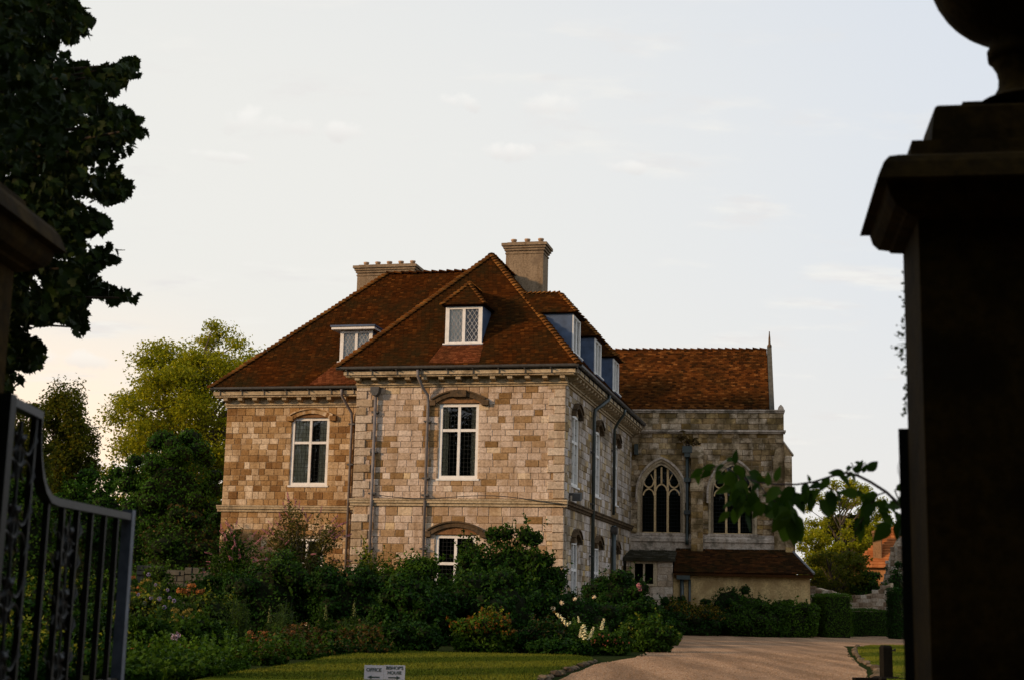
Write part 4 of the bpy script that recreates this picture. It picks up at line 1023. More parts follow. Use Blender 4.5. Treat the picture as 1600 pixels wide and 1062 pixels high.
b = MB(); b.box(3.0, 4.0, -.03, .1, 2.2, 3.5); b.build('window', M_dark, fh)
# low wall at the left of the border
wall_run('garden_wall', 'low grey stone garden wall behind the left flower border', [(at(215, 880, 47)[0], 47.0), (at(290, 880, 46.5)[0], 46.5), (at(372, 880, 46)[0], 46.0)], [2.02, 1.98, 1.9], .35, M_flint, M_flint, 5, ch=(.14, .2), ln=(.15, .4))

# ================================================================== foliage
def unit(v): return v / (np.linalg.norm(v, axis=1, keepdims=True) + 1e-9)
def leaves(name, P, Nn, size, mat, parent, r, spread=.8, wr=.30, droop=0.0, fold=.12, stuff=False):
    """P points, Nn outward normals -> one folded quad per leaf"""
    n = len(P); nn = unit(Nn + r.normal(0, spread, (n, 3))); t = r.normal(0, 1, (n, 3)); t[:, 2] -= droop
    t = unit(t - nn * np.sum(t * nn, 1, keepdims=True)); bt = np.cross(nn, t)
    s = (size * r.uniform(.65, 1.3, n))[:, None]
    a = P - t * s * .5; c = P + t * s * .5; m = P - t * s * .06
    V = np.stack([a, m + bt * s * wr + nn * s * fold, c, m - bt * s * wr + nn * s * fold], 1).reshape(-1, 3)
    o = link(name, fast_mesh(name, V, np.arange(4 * n).reshape(-1, 4), mat), parent)
    if stuff: o['kind'] = 'stuff'
    return o
def dome_lumps(r, rx, ry, h, k, lo=.30, hi=.46):
    L_ = [(0, 0, h * .40, rx * .84, ry * .84, h * .52), (0, 0, h * .16, rx * .90, ry * .90, h * .30)]
    for i in range(k):
        a = r.uniform(0, 2 * math.pi); e = math.asin(r.uniform(-.75, 1)); q = r.uniform(lo, hi)
        x, y, z = math.cos(a) * math.cos(e), math.sin(a) * math.cos(e), math.sin(e)
        s = q * min(rx, ry, h * .7)
        L_.append((x * (rx - s * .8), y * (ry - s * .8), max(s * .3, h * .48 + z * (h * .52 - s * .7)), s * r.uniform(.9, 1.3), s * r.uniform(.9, 1.3), s * r.uniform(.7, 1.0)))
    return L_
def lump_points(r, lumps, n, depth=.22):
    ar = np.array([(l[3] * l[4] + l[3] * l[5] + l[4] * l[5]) for l in lumps]); ids = r.choice(len(lumps), int(n * 1.7), p=ar / ar.sum())
    A = np.array(lumps)[ids]; d = unit(r.normal(0, 1, (len(ids), 3))); rad = 1 - np.abs(r.normal(0, depth, len(ids)))
    P = A[:, :3] + d * A[:, 3:] * rad[:, None]; Nn = unit(d / A[:, 3:])
    keep = P[:, 2] > .02
    for l in lumps:                                            # drop points buried deep in other lumps
        q = (P - np.array(l[:3])) / np.array(l[3:]); keep &= np.sum(q * q, 1) > .42
    return P[keep][:n], Nn[keep][:n]
def core_mesh(name, lumps, mat, parent, sc_=.80, seed=0):  # solid dark lumps that block the view through and stand for inner shade
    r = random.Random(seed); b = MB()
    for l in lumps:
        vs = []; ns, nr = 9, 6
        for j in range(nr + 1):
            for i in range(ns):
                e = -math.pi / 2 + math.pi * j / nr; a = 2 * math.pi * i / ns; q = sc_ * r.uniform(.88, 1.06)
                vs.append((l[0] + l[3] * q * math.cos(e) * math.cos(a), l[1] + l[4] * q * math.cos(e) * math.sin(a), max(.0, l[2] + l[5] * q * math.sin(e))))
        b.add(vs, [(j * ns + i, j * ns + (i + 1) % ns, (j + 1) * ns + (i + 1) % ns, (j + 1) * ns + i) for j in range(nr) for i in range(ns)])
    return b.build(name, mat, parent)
def shrub(name, label, cat, px, ytop, wpx, Y, mat, n=5000, ls=.10, k=14, dy=.85, group=None, seed=0, lo=.30, hi=.46, spread=.8, droop=.3, wr=.3, core=.80, hscale=1.0, mat2=None, f2=.25, depth=.2, shoots=1.0):
    p = at(px, ytop, Y); r = np.random.default_rng(abs(seed + int(px * 7 + ytop))); h = max(.25, p[2] - gz(Y)) * hscale; rx = wpx / 2 * Y / FPX
    t = thing(name, label, cat, (p[0], Y, gz(Y)), 0, group)
    lu = dome_lumps(r, rx, rx * dy, h, k, lo, hi)
    P, Nn = lump_points(r, lu, n, depth); 
    core_mesh('shade_core', lu, M_coreshade, t, core, int(px))
    if shoots:
        m_ = np.flatnonzero((P[:, 2] > h * .3) & (Nn[:, 2] > -.2))
        if len(m_):
            ids = r.choice(m_, int(n / 110)); SP = []; SN = []
            for i_ in ids:
                d_ = Nn[i_] * .55 + np.array([0, 0, .7]) + r.normal(0, .3, 3); d_ /= np.linalg.norm(d_); l_ = r.uniform(.5, 1.6) * ls * 3.0 * shoots; k_ = r.uniform(.15, 1, 11)
                SP.append(P[i_] + d_ * l_ * k_[:, None] + r.normal(0, ls * .28, (11, 3))); SN.append(np.tile(d_, (11, 1)))
            P = np.concatenate([P] + SP); Nn = np.concatenate([Nn] + SN)
    if mat2 is None: leaves('foliage', P, Nn, ls, mat, t, r, spread, wr, droop, stuff=False)
    else:
        top = (P[:, 2] > h * .45) & (r.random(len(P)) < f2) & ((np.sin(P[:, 0] * 3.1 / max(rx, .3) + px) + np.cos(P[:, 1] * 2.7)) > -.2)
        leaves('foliage', P[~top], Nn[~top], ls, mat, t, r, spread, wr, droop); leaves('young_foliage', P[top] * np.array([1.02, 1.02, 1.03]), Nn[top], ls, mat2, t, r, spread, wr, droop)
    return t, lu, h, rx
# flower parts, shared meshes
def head(name, kind, mat, s, seed=0):
    r = np.random.default_rng(seed); V = []; F = []
    if kind == 'ball': d = unit(r.normal(0, 1, (46, 3)))
    elif kind == 'flat': d = unit(r.normal(0, 1, (40, 3)) * np.array([1, 1, .25]) + np.array([0, 0, .25]))
    elif kind == 'daisy': d = unit(np.stack([np.cos(np.arange(10) * .628), np.sin(np.arange(10) * .628), np.full(10, .3)], 1))
    else: d = None
    if kind == 'spike':
        pts = []
        for i in range(46):
            z = min(1, max(0, i / 46 + r.normal(0, .02))); a = i * 2.4 + r.normal(0, .5); q = s * .27 * (1 - z * .75) * r.uniform(.6, 1.3); pts.append((np.array([q * math.cos(a), q * math.sin(a), z * s * 2.0]), np.array([math.cos(a), math.sin(a), .5])))
        P = np.array([p[0] for p in pts]); d = unit(np.array([p[1] for p in pts])); e = s * .22
    else: P = d * s * (.75 if kind != 'flat' else .9); e = s * (.45 if kind != 'daisy' else .9)
    for p, dd in zip(P, d):
        t = np.cross(dd, [0.3, .2, 1]); t /= np.linalg.norm(t) + 1e-9; bt = np.cross(dd, t); k = len(V)
        V += [p - t * e * .5, p + bt * e * .45 + dd * e * .2, p + t * e * .5, p - bt * e * .45 + dd * e * .2]; F.append((k, k + 1, k + 2, k + 3))
    return fast_mesh(name, np.array(V), np.array(F), mat)
HEAD = {}
def flowers(t, me, name, pts, jit=.2, r=None, tilt=.25, scale=1.0):
    for p in pts:
        o = link(name, me, t); o.location = p; s = scale * (1 + r.uniform(-jit, jit)); o.scale = (s, s, s); o.rotation_euler = (r.uniform(-tilt, tilt), r.uniform(-tilt, tilt), r.uniform(0, 6.28))
def clump(name, label, cat, px, ytop, wpx, Y, mat, n=1800, ls=.09, stems=26, group=None, seed=0, leafdir=.9, heads=None, lean=.22, wr=.16, zlo=.05, mat_stem=None):
    """upright herbaceous clump: stems with leaves along them; heads = (mesh, name, count, scale)"""
    p = at(px, ytop, Y); r = np.random.default_rng(abs(seed + int(px * 3 + ytop))); h = max(.2, p[2] - gz(Y)); rx = wpx / 2 * Y / FPX
    t = thing(name, label, cat, (p[0], Y, gz(Y)), 0, group); b = MB(); tips = []; P = []; Nn = []
    for i in range(stems):
        a = r.uniform(0, 6.28); q = math.sqrt(r.random()); x0, y0 = q * rx * .75 * math.cos(a), q * rx * .6 * math.sin(a)
        hh = h * (1 - .45 * q * q) * r.uniform(.72, 1.02); x1, y1 = x0 * 1.25 + r.normal(0, lean * .25) * h, y0 * 1.25 + r.normal(0, lean * .25) * h
        b.tube([(x0, y0, 0), ((x0 * .6 + x1 * .4), (y0 * .6 + y1 * .4), hh * .5), (x1, y1, hh)], [.012, .009, .005], 3, cap=False); tips.append((x1, y1, hh))
        m = max(3, n // stems)
        for z in r.uniform(zlo, 1, m):
            P.append((x0 + (x1 - x0) * z ** 1.5 + r.normal(0, rx * .10), y0 + (y1 - y0) * z ** 1.5 + r.normal(0, rx * .10), hh * z)); Nn.append((math.cos(a) * .6, math.sin(a) * .6, .7))
    b.build('stems', mat_stem or M_stem, t)
    leaves('foliage', np.array(P), np.array(Nn), ls, mat, t, r, leafdir, wr, -.6)
    if heads:
        tips.sort(key=lambda q: q[1] - q[2] * 2)
        flowers(t, heads[0], heads[1], tips[:heads[2]], .25, r, .35, heads[3])
    return t, tips, h, rx
H_globe = head('flower_head', 'ball', P_mauve, .05, 1); H_flat = head('flower_head', 'flat', P_orange, .10, 2); H_gold = head('flower_head', 'flat', P_gold, .09, 3)
H_phlox = head('flower_head', 'ball', P_pale, .075, 4); H_rust = head('flower_head', 'flat', petal('rusty_petal', (.17, .062, .012)), .07, 5); H_cream = head('flower_spike', 'spike', P_cream, .20, 6)
H_rose = head('rose', 'ball', P_rose, .055, 7); H_pinkrose = head('rose', 'ball', P_pink, .06, 8); H_coral = head('flower_head', 'ball', P_coral, .03, 9); H_bud = head('flower_panicle', 'spike', P_pink, .13, 10)
H_white = head('flower_head', 'daisy', P_white, .03, 11); H_spire = head('flower_spike', 'spike', plain('yellow_green_petal', (.09, .10, .02), .8), .14, 12)

# ---- trees
def limb(b, r, p, d, ln, rad, depth, ends, bend=.25, split=(2, 3)):
    pts = [np.array(p)]; dirn_ = np.array(d, float)
    for i in range(4):
        dirn_ = dirn_ + r.normal(0, bend * .35, 3); dirn_ /= np.linalg.norm(dirn_); pts.append(pts[-1] + dirn_ * ln / 4)
    b.tube(pts, [rad * (1 - .12 * i) for i in range(5)], 7 if rad > .06 else 5, cap=False)
    if depth == 0: ends.append((pts[-1], dirn_)); ends.append((pts[2], dirn_)); return
    for k in range(int(r.integers(split[0], split[1] + 1))):
        nd = dirn_ + r.normal(0, .55, 3); nd[2] += .18; nd /= np.linalg.norm(nd); limb(b, r, pts[-1], nd, ln * r.uniform(.6, .85), rad * .58, depth - 1, ends, bend, split)
    nd = dirn_ + r.normal(0, .8, 3); nd /= np.linalg.norm(nd); limb(b, r, pts[2], nd, ln * .55, rad * .42, max(0, depth - 2), ends, bend, split)
def lump_tree(name, label, px, ytop, wpx, Y, mat, zlo, n=18000, ls=.2, k=30, bark=M_bark, group=None, seed=0, lump=.30, shape='round', fill=.5, trunk=.25, gap=1.0, zs=.78):
    """trunk and limbs that reach leaf clumps spread through the crown"""
    p = at(px, ytop, Y); r = np.random.default_rng(seed); H = p[2]; rx = wpx / 2 * Y / FPX
    t = thing(name, label, 'tree', (p[0], Y, 0), 0, group); L_ = []
    cz, rz_ = (H + zlo) / 2, (H - zlo) / 2
    for i in range(k):
        for _ in range(20):
            d = r.normal(0, 1, 3); d /= np.linalg.norm(d); q = r.uniform(.25, 1) ** (1 / 2.2); c = np.array([d[0] * rx * q, d[1] * rx * .8 * q, cz + d[2] * rz_ * q])
            s = lump * min(rx, rz_) * r.uniform(.7, 1.25)
            if shape == 'cone': c[:2] *= 1.15 - .75 * (c[2] - zlo) / (2 * rz_)
            if all(np.linalg.norm((c - np.array(o[:3])) / np.array([1, 1, .8])) > (s + o[3]) * .62 * gap for o in L_): break
        c[:2] *= (1 - s / rx * .6); c[2] = cz + (c[2] - cz) * (1 - s / rz_ * .55)
        q_ = r.uniform(.7, 1.3, 3); L_.append((c[0], c[1], c[2], s * 1.15 * q_[0], s * 1.15 * q_[1], s * zs * q_[2]))
    b = MB(); top = cz + rz_ * .55; tp = [(0, 0, 0), (r.normal(0, .1), r.normal(0, .1), zlo * .6), (r.normal(0, .2), r.normal(0, .2), cz * .9), (r.normal(0, .3), r.normal(0, .3), top)]
    b.tube(tp, [trunk, trunk * .85, trunk * .6, trunk * .2], 9, cap=False); T = [np.array(q) for q in tp]
    tr = b.build('trunk', bark, t, True); b = MB()
    for l in L_:
        c = np.array(l[:3]); z = min(max(zlo * .55, c[2] - abs(c[0]) * .7 - abs(c[1]) * .5 - l[5]), top * .97)
        for a_, c_ in zip(T[:-1], T[1:]):
            if a_[2] <= z <= c_[2] + 1e-6: s0 = a_ + (c_ - a_) * (z - a_[2]) / (c_[2] - a_[2]); break
        else: s0 = T[-1]
        mid = (s0 + c) / 2 + np.array([0, 0, .12 * np.linalg.norm(c - s0)]) + r.normal(0, .12, 3); b.tube([s0, mid, c], [trunk * .30, trunk * .2, trunk * .07], 5, cap=False)
        for _ in range(4):
            e = c + unit(r.normal(0, 1, (1, 3)))[0] * np.array(l[3:]) * .9; b.tube([c - (c - mid) * .2, (c + e) / 2 + r.normal(0, .06, 3), e], [trunk * .07, trunk * .045, trunk * .015], 4, cap=False)
    b.build('limbs', bark, t)
    ids = r.choice(len(L_), n, p=np.array([l[3] ** 2 for l in L_]) / sum(l[3] ** 2 for l in L_)); A = np.array(L_)[ids]; d = unit(r.normal(0, 1, (n, 3)))
    rad = r.random(n) ** fill * (1 + r.normal(0, .22, n)); P = A[:, :3] + d * A[:, 3:] * rad[:, None]
    leaves('crown', P, d * .6 + np.array([0, 0, .5]), ls, mat, t, r, .8, .32, .3)
    return t, L_

# background trees and hedges
lump_tree('lime_tree', 'tall airy yellow green tree lit from behind at the left of the house', 334, 498, 330, 88, LF['sunlit'], 3.0, 84000, .19, 170, M_barkw, seed=3, lump=.15, fill=.5, trunk=.32)
lump_tree('poplar_tree', 'dark upright tree against the sunset glow between iron gate and airy tree', 104, 588, 128, 74, LF['glowleaf'], .5, 42000, .16, 130, seed=12, lump=.19, fill=.5, trunk=.2, gap=.95, zs=1.9)
lump_tree('broad_tree', 'dark bushy tree behind the top of the open iron gate', 28, 604, 140, 66, LF['glowleaf'], .5, 30000, .16, 100, seed=21, lump=.2, fill=.5, trunk=.2, zs=1.2)
lump_tree('ash_tree', 'pale backlit tree with bare twigs showing beyond the chapel buttress', 1316, 738, 170, 128, LF['sunlit'], 1.5, 26000, .21, 90, M_barkw, seed=8, lump=.15, fill=.5, trunk=.22, gap=1.0)
lump_tree('apple_tree', 'low spreading green tree leaning over the lean-to and rubble wall', 1300, 848, 130, 79, LF['glowleaf'], 1.2, 12000, .13, 46, seed=5, lump=.24, fill=.5, trunk=.14)
t, lu, h, rx = shrub('clipped_yew', 'big smooth rounded dark evergreen standing left of the house', 'shrub', 276, 666, 186, 62, LF['yew'], 26000, .13, 60, .9, lo=.16, hi=.24, spread=.5, seed=2, depth=.10, shoots=0)
shrub('yew_hedge', 'tall dark evergreen mass between the rounded evergreen and the dark upright tree', 'hedge', 160, 718, 175, 66, LF['yew'], 14000, .15, 30, .5, lo=.22, hi=.36, seed=4)
shrub('laurel_bush', 'brownish green bush in shade at the foot of the rounded evergreen', 'shrub', 282, 792, 130, 56, LF['mid'], 7000, .13, 20, .7, seed=5, mat2=LF['bronze'], f2=.25)
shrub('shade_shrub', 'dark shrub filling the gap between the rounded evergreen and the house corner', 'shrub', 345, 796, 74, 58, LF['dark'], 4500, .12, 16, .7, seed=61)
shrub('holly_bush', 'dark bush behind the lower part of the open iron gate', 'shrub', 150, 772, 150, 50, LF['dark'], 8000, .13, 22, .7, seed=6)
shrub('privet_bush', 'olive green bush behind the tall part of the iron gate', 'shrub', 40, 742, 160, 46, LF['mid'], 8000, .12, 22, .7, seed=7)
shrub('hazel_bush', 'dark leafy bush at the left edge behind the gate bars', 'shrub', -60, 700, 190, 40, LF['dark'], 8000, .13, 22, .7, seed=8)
for i, (x, yt, w_, Y, l) in enumerate(((1340, 800, 200, 130, 'far dark trees behind the orange roofed house'), (1460, 835, 200, 120, 'far dark trees right of the orange roofed house, behind the gate pier'), (60, 790, 260, 100, 'far dark trees low behind the iron gate'), (-180, 700, 320, 90, 'far dark trees off to the left of the gate'), (230, 800, 200, 110, 'far dark trees glimpsed left of the rounded evergreen'))):
    o = shrub('distant_trees', l, 'trees', x, yt, w_, Y, LF['glowleaf'] if i != 3 else LF['dark'], 5000, .35, 18, .5, seed=40 + i, shoots=.5)

SHADE_TREES = ['added shade tree farthest left in the row behind the viewer', 'second added shade tree from the left end of the row', 'third added shade tree from the left end of the row', 'added shade tree behind the viewer facing the house front', 'added shade tree left behind the viewer', 'added shade tree straight behind the viewer', 'added shade tree right behind the viewer', 'third added shade tree from the right end of the row', 'added shade tree farthest right in the row behind the viewer', 'smaller added shade tree beside the left boundary wall', 'smaller added shade tree beside the right boundary wall', 'high crowned added shade tree overhead on the right', 'high crowned added shade tree overhead on the left']
# unseen trees added behind the camera to shade the gateway and darken the panes
for i, (x, y, hh, rr_) in enumerate(((-52, -9, 19, 7.5), (-41, -12, 20, 7.5), (-30, -9, 19, 7), (-19.5, -11, 20, 7), (-10.5, -8, 18, 6), (-2, -11, 19, 6), (7, -9, 18, 6), (16, -11, 19, 6.5), (26, -9, 18, 6), (-9.2, 4.2, 13, 5.0), (13, 0, 13, 4.5), (4.6, -4.2, 15, 6.2), (-5.2, -4.6, 15, 6.2))):
    r = np.random.default_rng(900 + i); t = thing('added_shade_tree', SHADE_TREES[i], 'tree', (x, y, -.35), 0, 'added shade trees')
    up_ = 5.5 if i > 10 else 3.0 if i == 9 else 1.2; lu = [(a[0], a[1], a[2] + up_, a[3], a[4], a[5]) for a in dome_lumps(r, rr_, rr_ * .8, hh - up_, 26)]
    b = MB(); b.tube([(0, 0, 0), (.1, 0, 4), (0, 0, hh * .6)], [.4, .34, .2], 8); b.build('trunk', M_bark, t); core_mesh('limbs', lu, M_coreshade, t, .86, i)  # dark solid core in place of shade inside the crown
    P, Nn = lump_points(r, lu, 3500); leaves('crown', P, Nn, .5, LF['dark'], t, r)

# right-hand hedges and shrubs
def block_hedge(name, label, x0, x1, y0, y1, z1, mat, n, ls, seed, cat='hedge'):
    r = np.random.default_rng(seed); t = thing(name, label, cat, ((x0 + x1) / 2, (y0 + y1) / 2, 0)); hx_, hy_ = (x1 - x0) / 2, (y1 - y0) / 2
    b = MB(); b.box(-hx_ + .06, hx_ - .06, -hy_ + .06, hy_ - .06, 0, z1 - .06); b.build('shade_core', M_coreshade, t)  # dark solid block stands for the hedge's inner shade
    ar = np.array([2 * hx_ * z1, 2 * hx_ * z1, 2 * hy_ * z1, 2 * hy_ * z1, 4 * hx_ * hy_]); ids = r.choice(5, n, p=ar / ar.sum()); u, v = r.uniform(-1, 1, n), r.uniform(-1, 1, n); P = np.zeros((n, 3)); Nn = np.zeros((n, 3))
    for k, (ax, sg) in enumerate(((1, -1), (1, 1), (0, -1), (0, 1), (2, 1))):
        m = ids == k
        if ax == 1: P[m] = np.stack([u[m] * hx_, np.full(m.sum(), sg * hy_), (v[m] + 1) / 2 * z1], 1); Nn[m, 1] = sg
        elif ax == 0: P[m] = np.stack([np.full(m.sum(), sg * hx_), u[m] * hy_, (v[m] + 1) / 2 * z1], 1); Nn[m, 0] = sg
        else: P[m] = np.stack([u[m] * hx_, v[m] * hy_, np.full(m.sum(), z1)], 1); Nn[m, 2] = 1
    P += r.normal(0, .035, (n, 3)); P[:, 2] = np.maximum(P[:, 2], .02) + .05 * np.sin(P[:, 0] * 2.1 + seed)
    leaves('foliage', P, Nn, ls, mat, t, r, .5, .3); return t
X = lambda px, py, Y: at(px, py, Y)[0]
block_hedge('clipped_hedge', 'square clipped box hedge standing at the far side of the gravel', X(1290, 960, 62.5), X(1329, 960, 62.5), 62.3, 65.6, 1.80, LF['fresh'], 9000, .07, 1)
block_hedge('low_hedge', 'low clipped hedge in front of the rubble stone wall', X(1329, 970, 68.5), X(1392, 970, 68.5), 68, 69.2, 1.18, LF['mid'], 6000, .07, 2)
block_hedge('tall_hedge', 'tall narrow dark hedge beside the right gate pier', X(1394, 960, 63), X(1450, 960, 63), 62.4, 64, 2.1, LF['dark'], 7000, .08, 3)
shrub('copper_leaf_bush', 'rounded bush speckled with coppery yellow leaves before the stone outbuilding', 'shrub', 1082, 938, 100, 60.6, LF['dark'], 5000, .10, 16, .6, seed=9, mat2=LF['gold'], f2=.5)
shrub('cloud_pruned_shrub', 'dark flat topped shrub trained against the cream lean-to wall', 'shrub', 1143, 907, 96, 61.9, LF['dark'], 4500, .09, 16, .35, seed=10)
shrub('wall_shrub', 'green shrub below the lean-to wall beside the gravel', 'shrub', 1185, 936, 112, 60.8, LF['mid'], 6000, .10, 16, .6, seed=11)
shrub('spiky_shrub', 'loose grey green shrub between the wall shrub and the square hedge', 'shrub', 1240, 932, 84, 61.2, LF['fresh'], 4500, .10, 14, .6, seed=12, lo=.2, hi=.5)
shrub('small_wall_shrub', 'small dark shrub by the green drain pipe of the lean-to', 'shrub', 1052, 926, 60, 61.8, LF['dark'], 2500, .09, 10, .6, seed=13)
shrub('elder_bush', 'leafy bush in front of the orange roofed house and ruined wall', 'shrub', 1356, 888, 66, 78, LF['mid'], 4500, .13, 14, .7, seed=14)
shrub('ivy_mound', 'dark green growth over the top of the ruined wall by the gate pier', 'shrub', 1400, 872, 40, 76, LF['dark'], 2500, .13, 10, .7, seed=15)

# ---- border in front of the house, back to front
t, lu, h, rx = shrub('wisteria_mound', 'large dark green mound of climbing foliage against the corner of the house', 'shrub', 798, 824, 172, 47.2, LF['dark'], 14000, .14, 46, .55, seed=16, lo=.18, hi=.30, mat2=LF['mid'], f2=.6, droop=.8, wr=.24)
shrub('climbing_foliage', 'leafy climber spreading over the stone arch of the lower window', 'climber', 738, 815, 74, 49.2, LF['mid'], 1800, .10, 12, .22, seed=17, hscale=1.0)
shrub('viburnum_bush', 'bright mid green bush under the lower window of the house', 'shrub', 655, 872, 150, 45.6, LF['mid'], 9000, .13, 26, .7, seed=18, mat2=LF['fresh'], f2=.3)
shrub('forsythia_bush', 'yellowish leafy bush at the foot of the left rainwater pipe', 'shrub', 590, 862, 80, 47.4, LF['lime'], 4500, .10, 16, .6, seed=19, mat2=LF['fresh'], f2=.5, lo=.2, hi=.45)
shrub('ivy_climber', 'small yellow green climber on the wall beside the left corner quoins', 'climber', 572, 838, 34, 49.6, LF['fresh'], 1500, .10, 9, .25, seed=20, mat2=LF['lime'], f2=.5)
# buddleia: arching stems with pink panicles
def buddleia(px, ytop, wpx, Y, name, label, nst, seed, mat):
    p = at(px, ytop, Y); r = np.random.default_rng(seed); h = p[2]; rx = wpx / 2 * Y / FPX; t = thing(name, label, 'shrub', (p[0], Y, 0)); b = MB(); P = []; tips = []
    for i in range(nst):
        a = r.uniform(0, 6.28); q = r.uniform(.15, 1); hh = h * (1 - .42 * q * q) * r.uniform(.82, 1.0); x1, y1 = rx * q * math.cos(a), rx * .5 * q * math.sin(a)
        pts = [np.array([x1 * s_ ** 1.4, y1 * s_ ** 1.4, hh * (s_ ** .75) - (.10 * s_ ** 6) * h * q]) for s_ in np.linspace(0, 1, 7)]; b.tube(pts, [.03, .025, .02, .016, .012, .009, .006], 4, cap=False)
        tips.append((pts[-1], pts[-1] - pts[-2]))
        for s_ in np.concatenate([r.uniform(.25, 1, 95), r.uniform(.6, 1, 25)]):
            j = min(5, int(s_ * 6)); P.append(pts[j] + (pts[j + 1] - pts[j]) * (s_ * 6 - j) + r.normal(0, .11, 3))
    b.build('stems', M_barkw, t); P = np.array(P); leaves('foliage', P, np.tile([0, 0, .6], (len(P), 1)), .15, mat, t, r, .9, .15, .4)
    for q, d in tips:
        o = link('flower_panicle', H_bud, t); o.location = q; o.rotation_euler = Vector(d + np.array([r.normal(0, .1), r.normal(0, .1), -.12])).to_track_quat('Z', 'Y').to_euler(); s = r.uniform(.7, 1.35); o.scale = (s, s, s)
buddleia(472, 772, 190, 46.6, 'buddleia', 'tall arching shrub with pink flower spikes in front of the ochre house wall', 58, 3, LF['budleaf'])
buddleia(372, 812, 110, 45.2, 'buddleia', 'lower mauve pink flowering shrub at the left end of the house', 46, 4, LF['mid'])
shrub('round_bush', 'dome shaped dark green bush below the tall pink flowering shrub', 'shrub', 428, 862, 150, 41.5, LF['dark'], 9000, .10, 26, .8, seed=22, mat2=LF['mid'], f2=.5, lo=.22, hi=.34, spread=.6)
shrub('dark_bush', 'very dark rounded bush in the middle of the border', 'shrub', 540, 874, 130, 41.0, LF['dark'], 8000, .10, 24, .8, seed=23, lo=.22, hi=.34, spread=.6)
shrub('laurel_bush', 'broad dark leafy bush below the house corner window', 'shrub', 650, 905, 130, 40.0, LF['dark'], 7000, .12, 22, .8, seed=24)
shrub('shade_bush', 'dark spreading bush in front of the climbing mound', 'shrub', 775, 890, 190, 41.5, LF['dark'], 9500, .12, 28, .7, seed=25, mat2=LF['mid'], f2=.3)
t, lu, h, rx = shrub('rose_bush', 'dark rose bush with cream roses below the side windows', 'shrub', 905, 925, 130, 42.5, LF['dark'], 6000, .09, 20, .7, seed=26)
r_ = np.random.default_rng(1); loc = lambda px, py, Y, t: tuple(np.array(at(px, py, Y)) - np.array(t.location))
flowers(t, H_rose, 'rose', [loc(878, 941, 41.3, t), loc(898, 935, 41.3, t), loc(864, 950, 41.3, t), loc(928, 932, 41.5, t)], .2, r_, scale=1.5)
t, lu, h, rx = shrub('conical_bush', 'dark pointed bush right of the house corner with a pink rose beside it', 'shrub', 966, 884, 110, 46.5, LF['dark'], 8000, .10, 22, .8, seed=27, lo=.24, hi=.38)
flowers(t, H_pinkrose, 'rose', [loc(1000, 920, 45.2, t), loc(998, 914, 45.2, t), loc(1019, 951, 45, t)], .2, r_, scale=1.5)
for px, yt, w_, Y, nm, lab, mt, m2, ff in (
    (250, 884, 90, 44, 'border_shrub', 'feathery light green plants in front of the grey garden wall', 'fern', 'fresh', .4),
    (330, 896, 80, 43, 'border_shrub', 'dark leafy plants below the garden wall at the left of the dome bush', 'mid', None, 0),
    (205, 900, 90, 40, 'border_shrub', 'green plants just behind the open gate end', 'mid', 'fresh', .4),
    (90, 880, 130, 36, 'border_shrub', 'olive plants seen through the middle bars of the gate', 'mid', 'lime', .25),
    (-10, 900, 150, 30, 'border_shrub', 'dark plants seen through the hinge end of the gate', 'dark', 'mid', .3),
    (130, 950, 120, 28, 'border_shrub', 'low green plants behind the lower gate bars', 'dark', 'fresh', .3),
    (40, 985, 130, 24, 'border_shrub', 'yellow flecked low plants near the foot of the gate', 'mid', 'lime', .4)):
    shrub(nm, lab, 'plant', px, yt, w_, Y, LF[mt], 4200, .10, 18, .7, None, 50 + int(px), .22, .45, mat2=LF[m2] if m2 else None, f2=ff)
# herbaceous plants
for px, yt, w_, Y, lab, mt, m2, ff in ((408, 1028, 84, 26.6, 'low dark edge plants at the left tip of the lawn', 'mid', 'bronze', .2), (470, 1017, 100, 29.6, 'low edge plants along the lawn below the pale grass stems', 'mid', 'bronze', .3), (560, 1010, 110, 31.8, 'low edge plants along the lawn above the direction board', 'dark', 'bronze', .3), (262, 1034, 120, 23.4, 'green ground cover at the front of the border by the gate end', 'fresh', 'mid', .3), (345, 1040, 90, 23.8, 'low green edge plants where the border meets the lawn at lower left', 'fresh', 'mid', .3), (200, 1048, 110, 20.5, 'green ground cover just behind the gate end post', 'mid', 'fresh', .3), (300, 1052, 110, 21.5, 'nearest green ground cover at the foot of the left border', 'mid', 'fresh', .4),
    (60, 1020, 150, 20, 'dark ground cover behind the lower middle gate bars', 'dark', 'lime', .1), (-20, 1000, 130, 19, 'dark ground cover behind the hinge side of the gate', 'dark', 'mid', .2), (140, 1010, 110, 22.5, 'dark low plants behind the last bars of the gate', 'dark', 'lime', .1), (225, 930, 90, 34.5, 'leafy stems filling the border beside the globe flowers', 'fern', 'lime', .35), (330, 925, 100, 38, 'leafy mid green plants below the garden wall', 'fern', 'lime', .25), (280, 940, 90, 36.5, 'leafy plants around the mauve globe flowers', 'mid', 'fern', .5)):
    shrub('border_plant', lab, 'plant', px, yt, w_, Y, LF[mt], 4200, .085, 18, .8, None, 150 + abs(int(px)), .18, .36, mat2=LF[m2], f2=ff)
clump('goldenrod', 'feathery yellow plumes beside the purple globe flowers', 'plant', 232, 906, 66, 38, LF['fern'], 2200, .09, 34, heads=(H_gold, 'flower_head', 16, 1.0))
clump('orange_flowers', 'bright orange flower clump in front of the garden wall', 'plant', 298, 906, 44, 39, LF['mid'], 1400, .09, 20, heads=(H_flat, 'flower_head', 7, 1.15))
clump('amber_flowers', 'amber flower clump tight against the gate end post', 'plant', 216, 898, 22, 37, LF['mid'], 700, .09, 10, heads=(H_flat, 'flower_head', 5, .9))
t, tips, h, rx = clump('globe_thistle', 'tall plant with round mauve globe flowers in the left border', 'plant', 240, 896, 96, 35.5, LF['mid'], 2400, .10, 40)
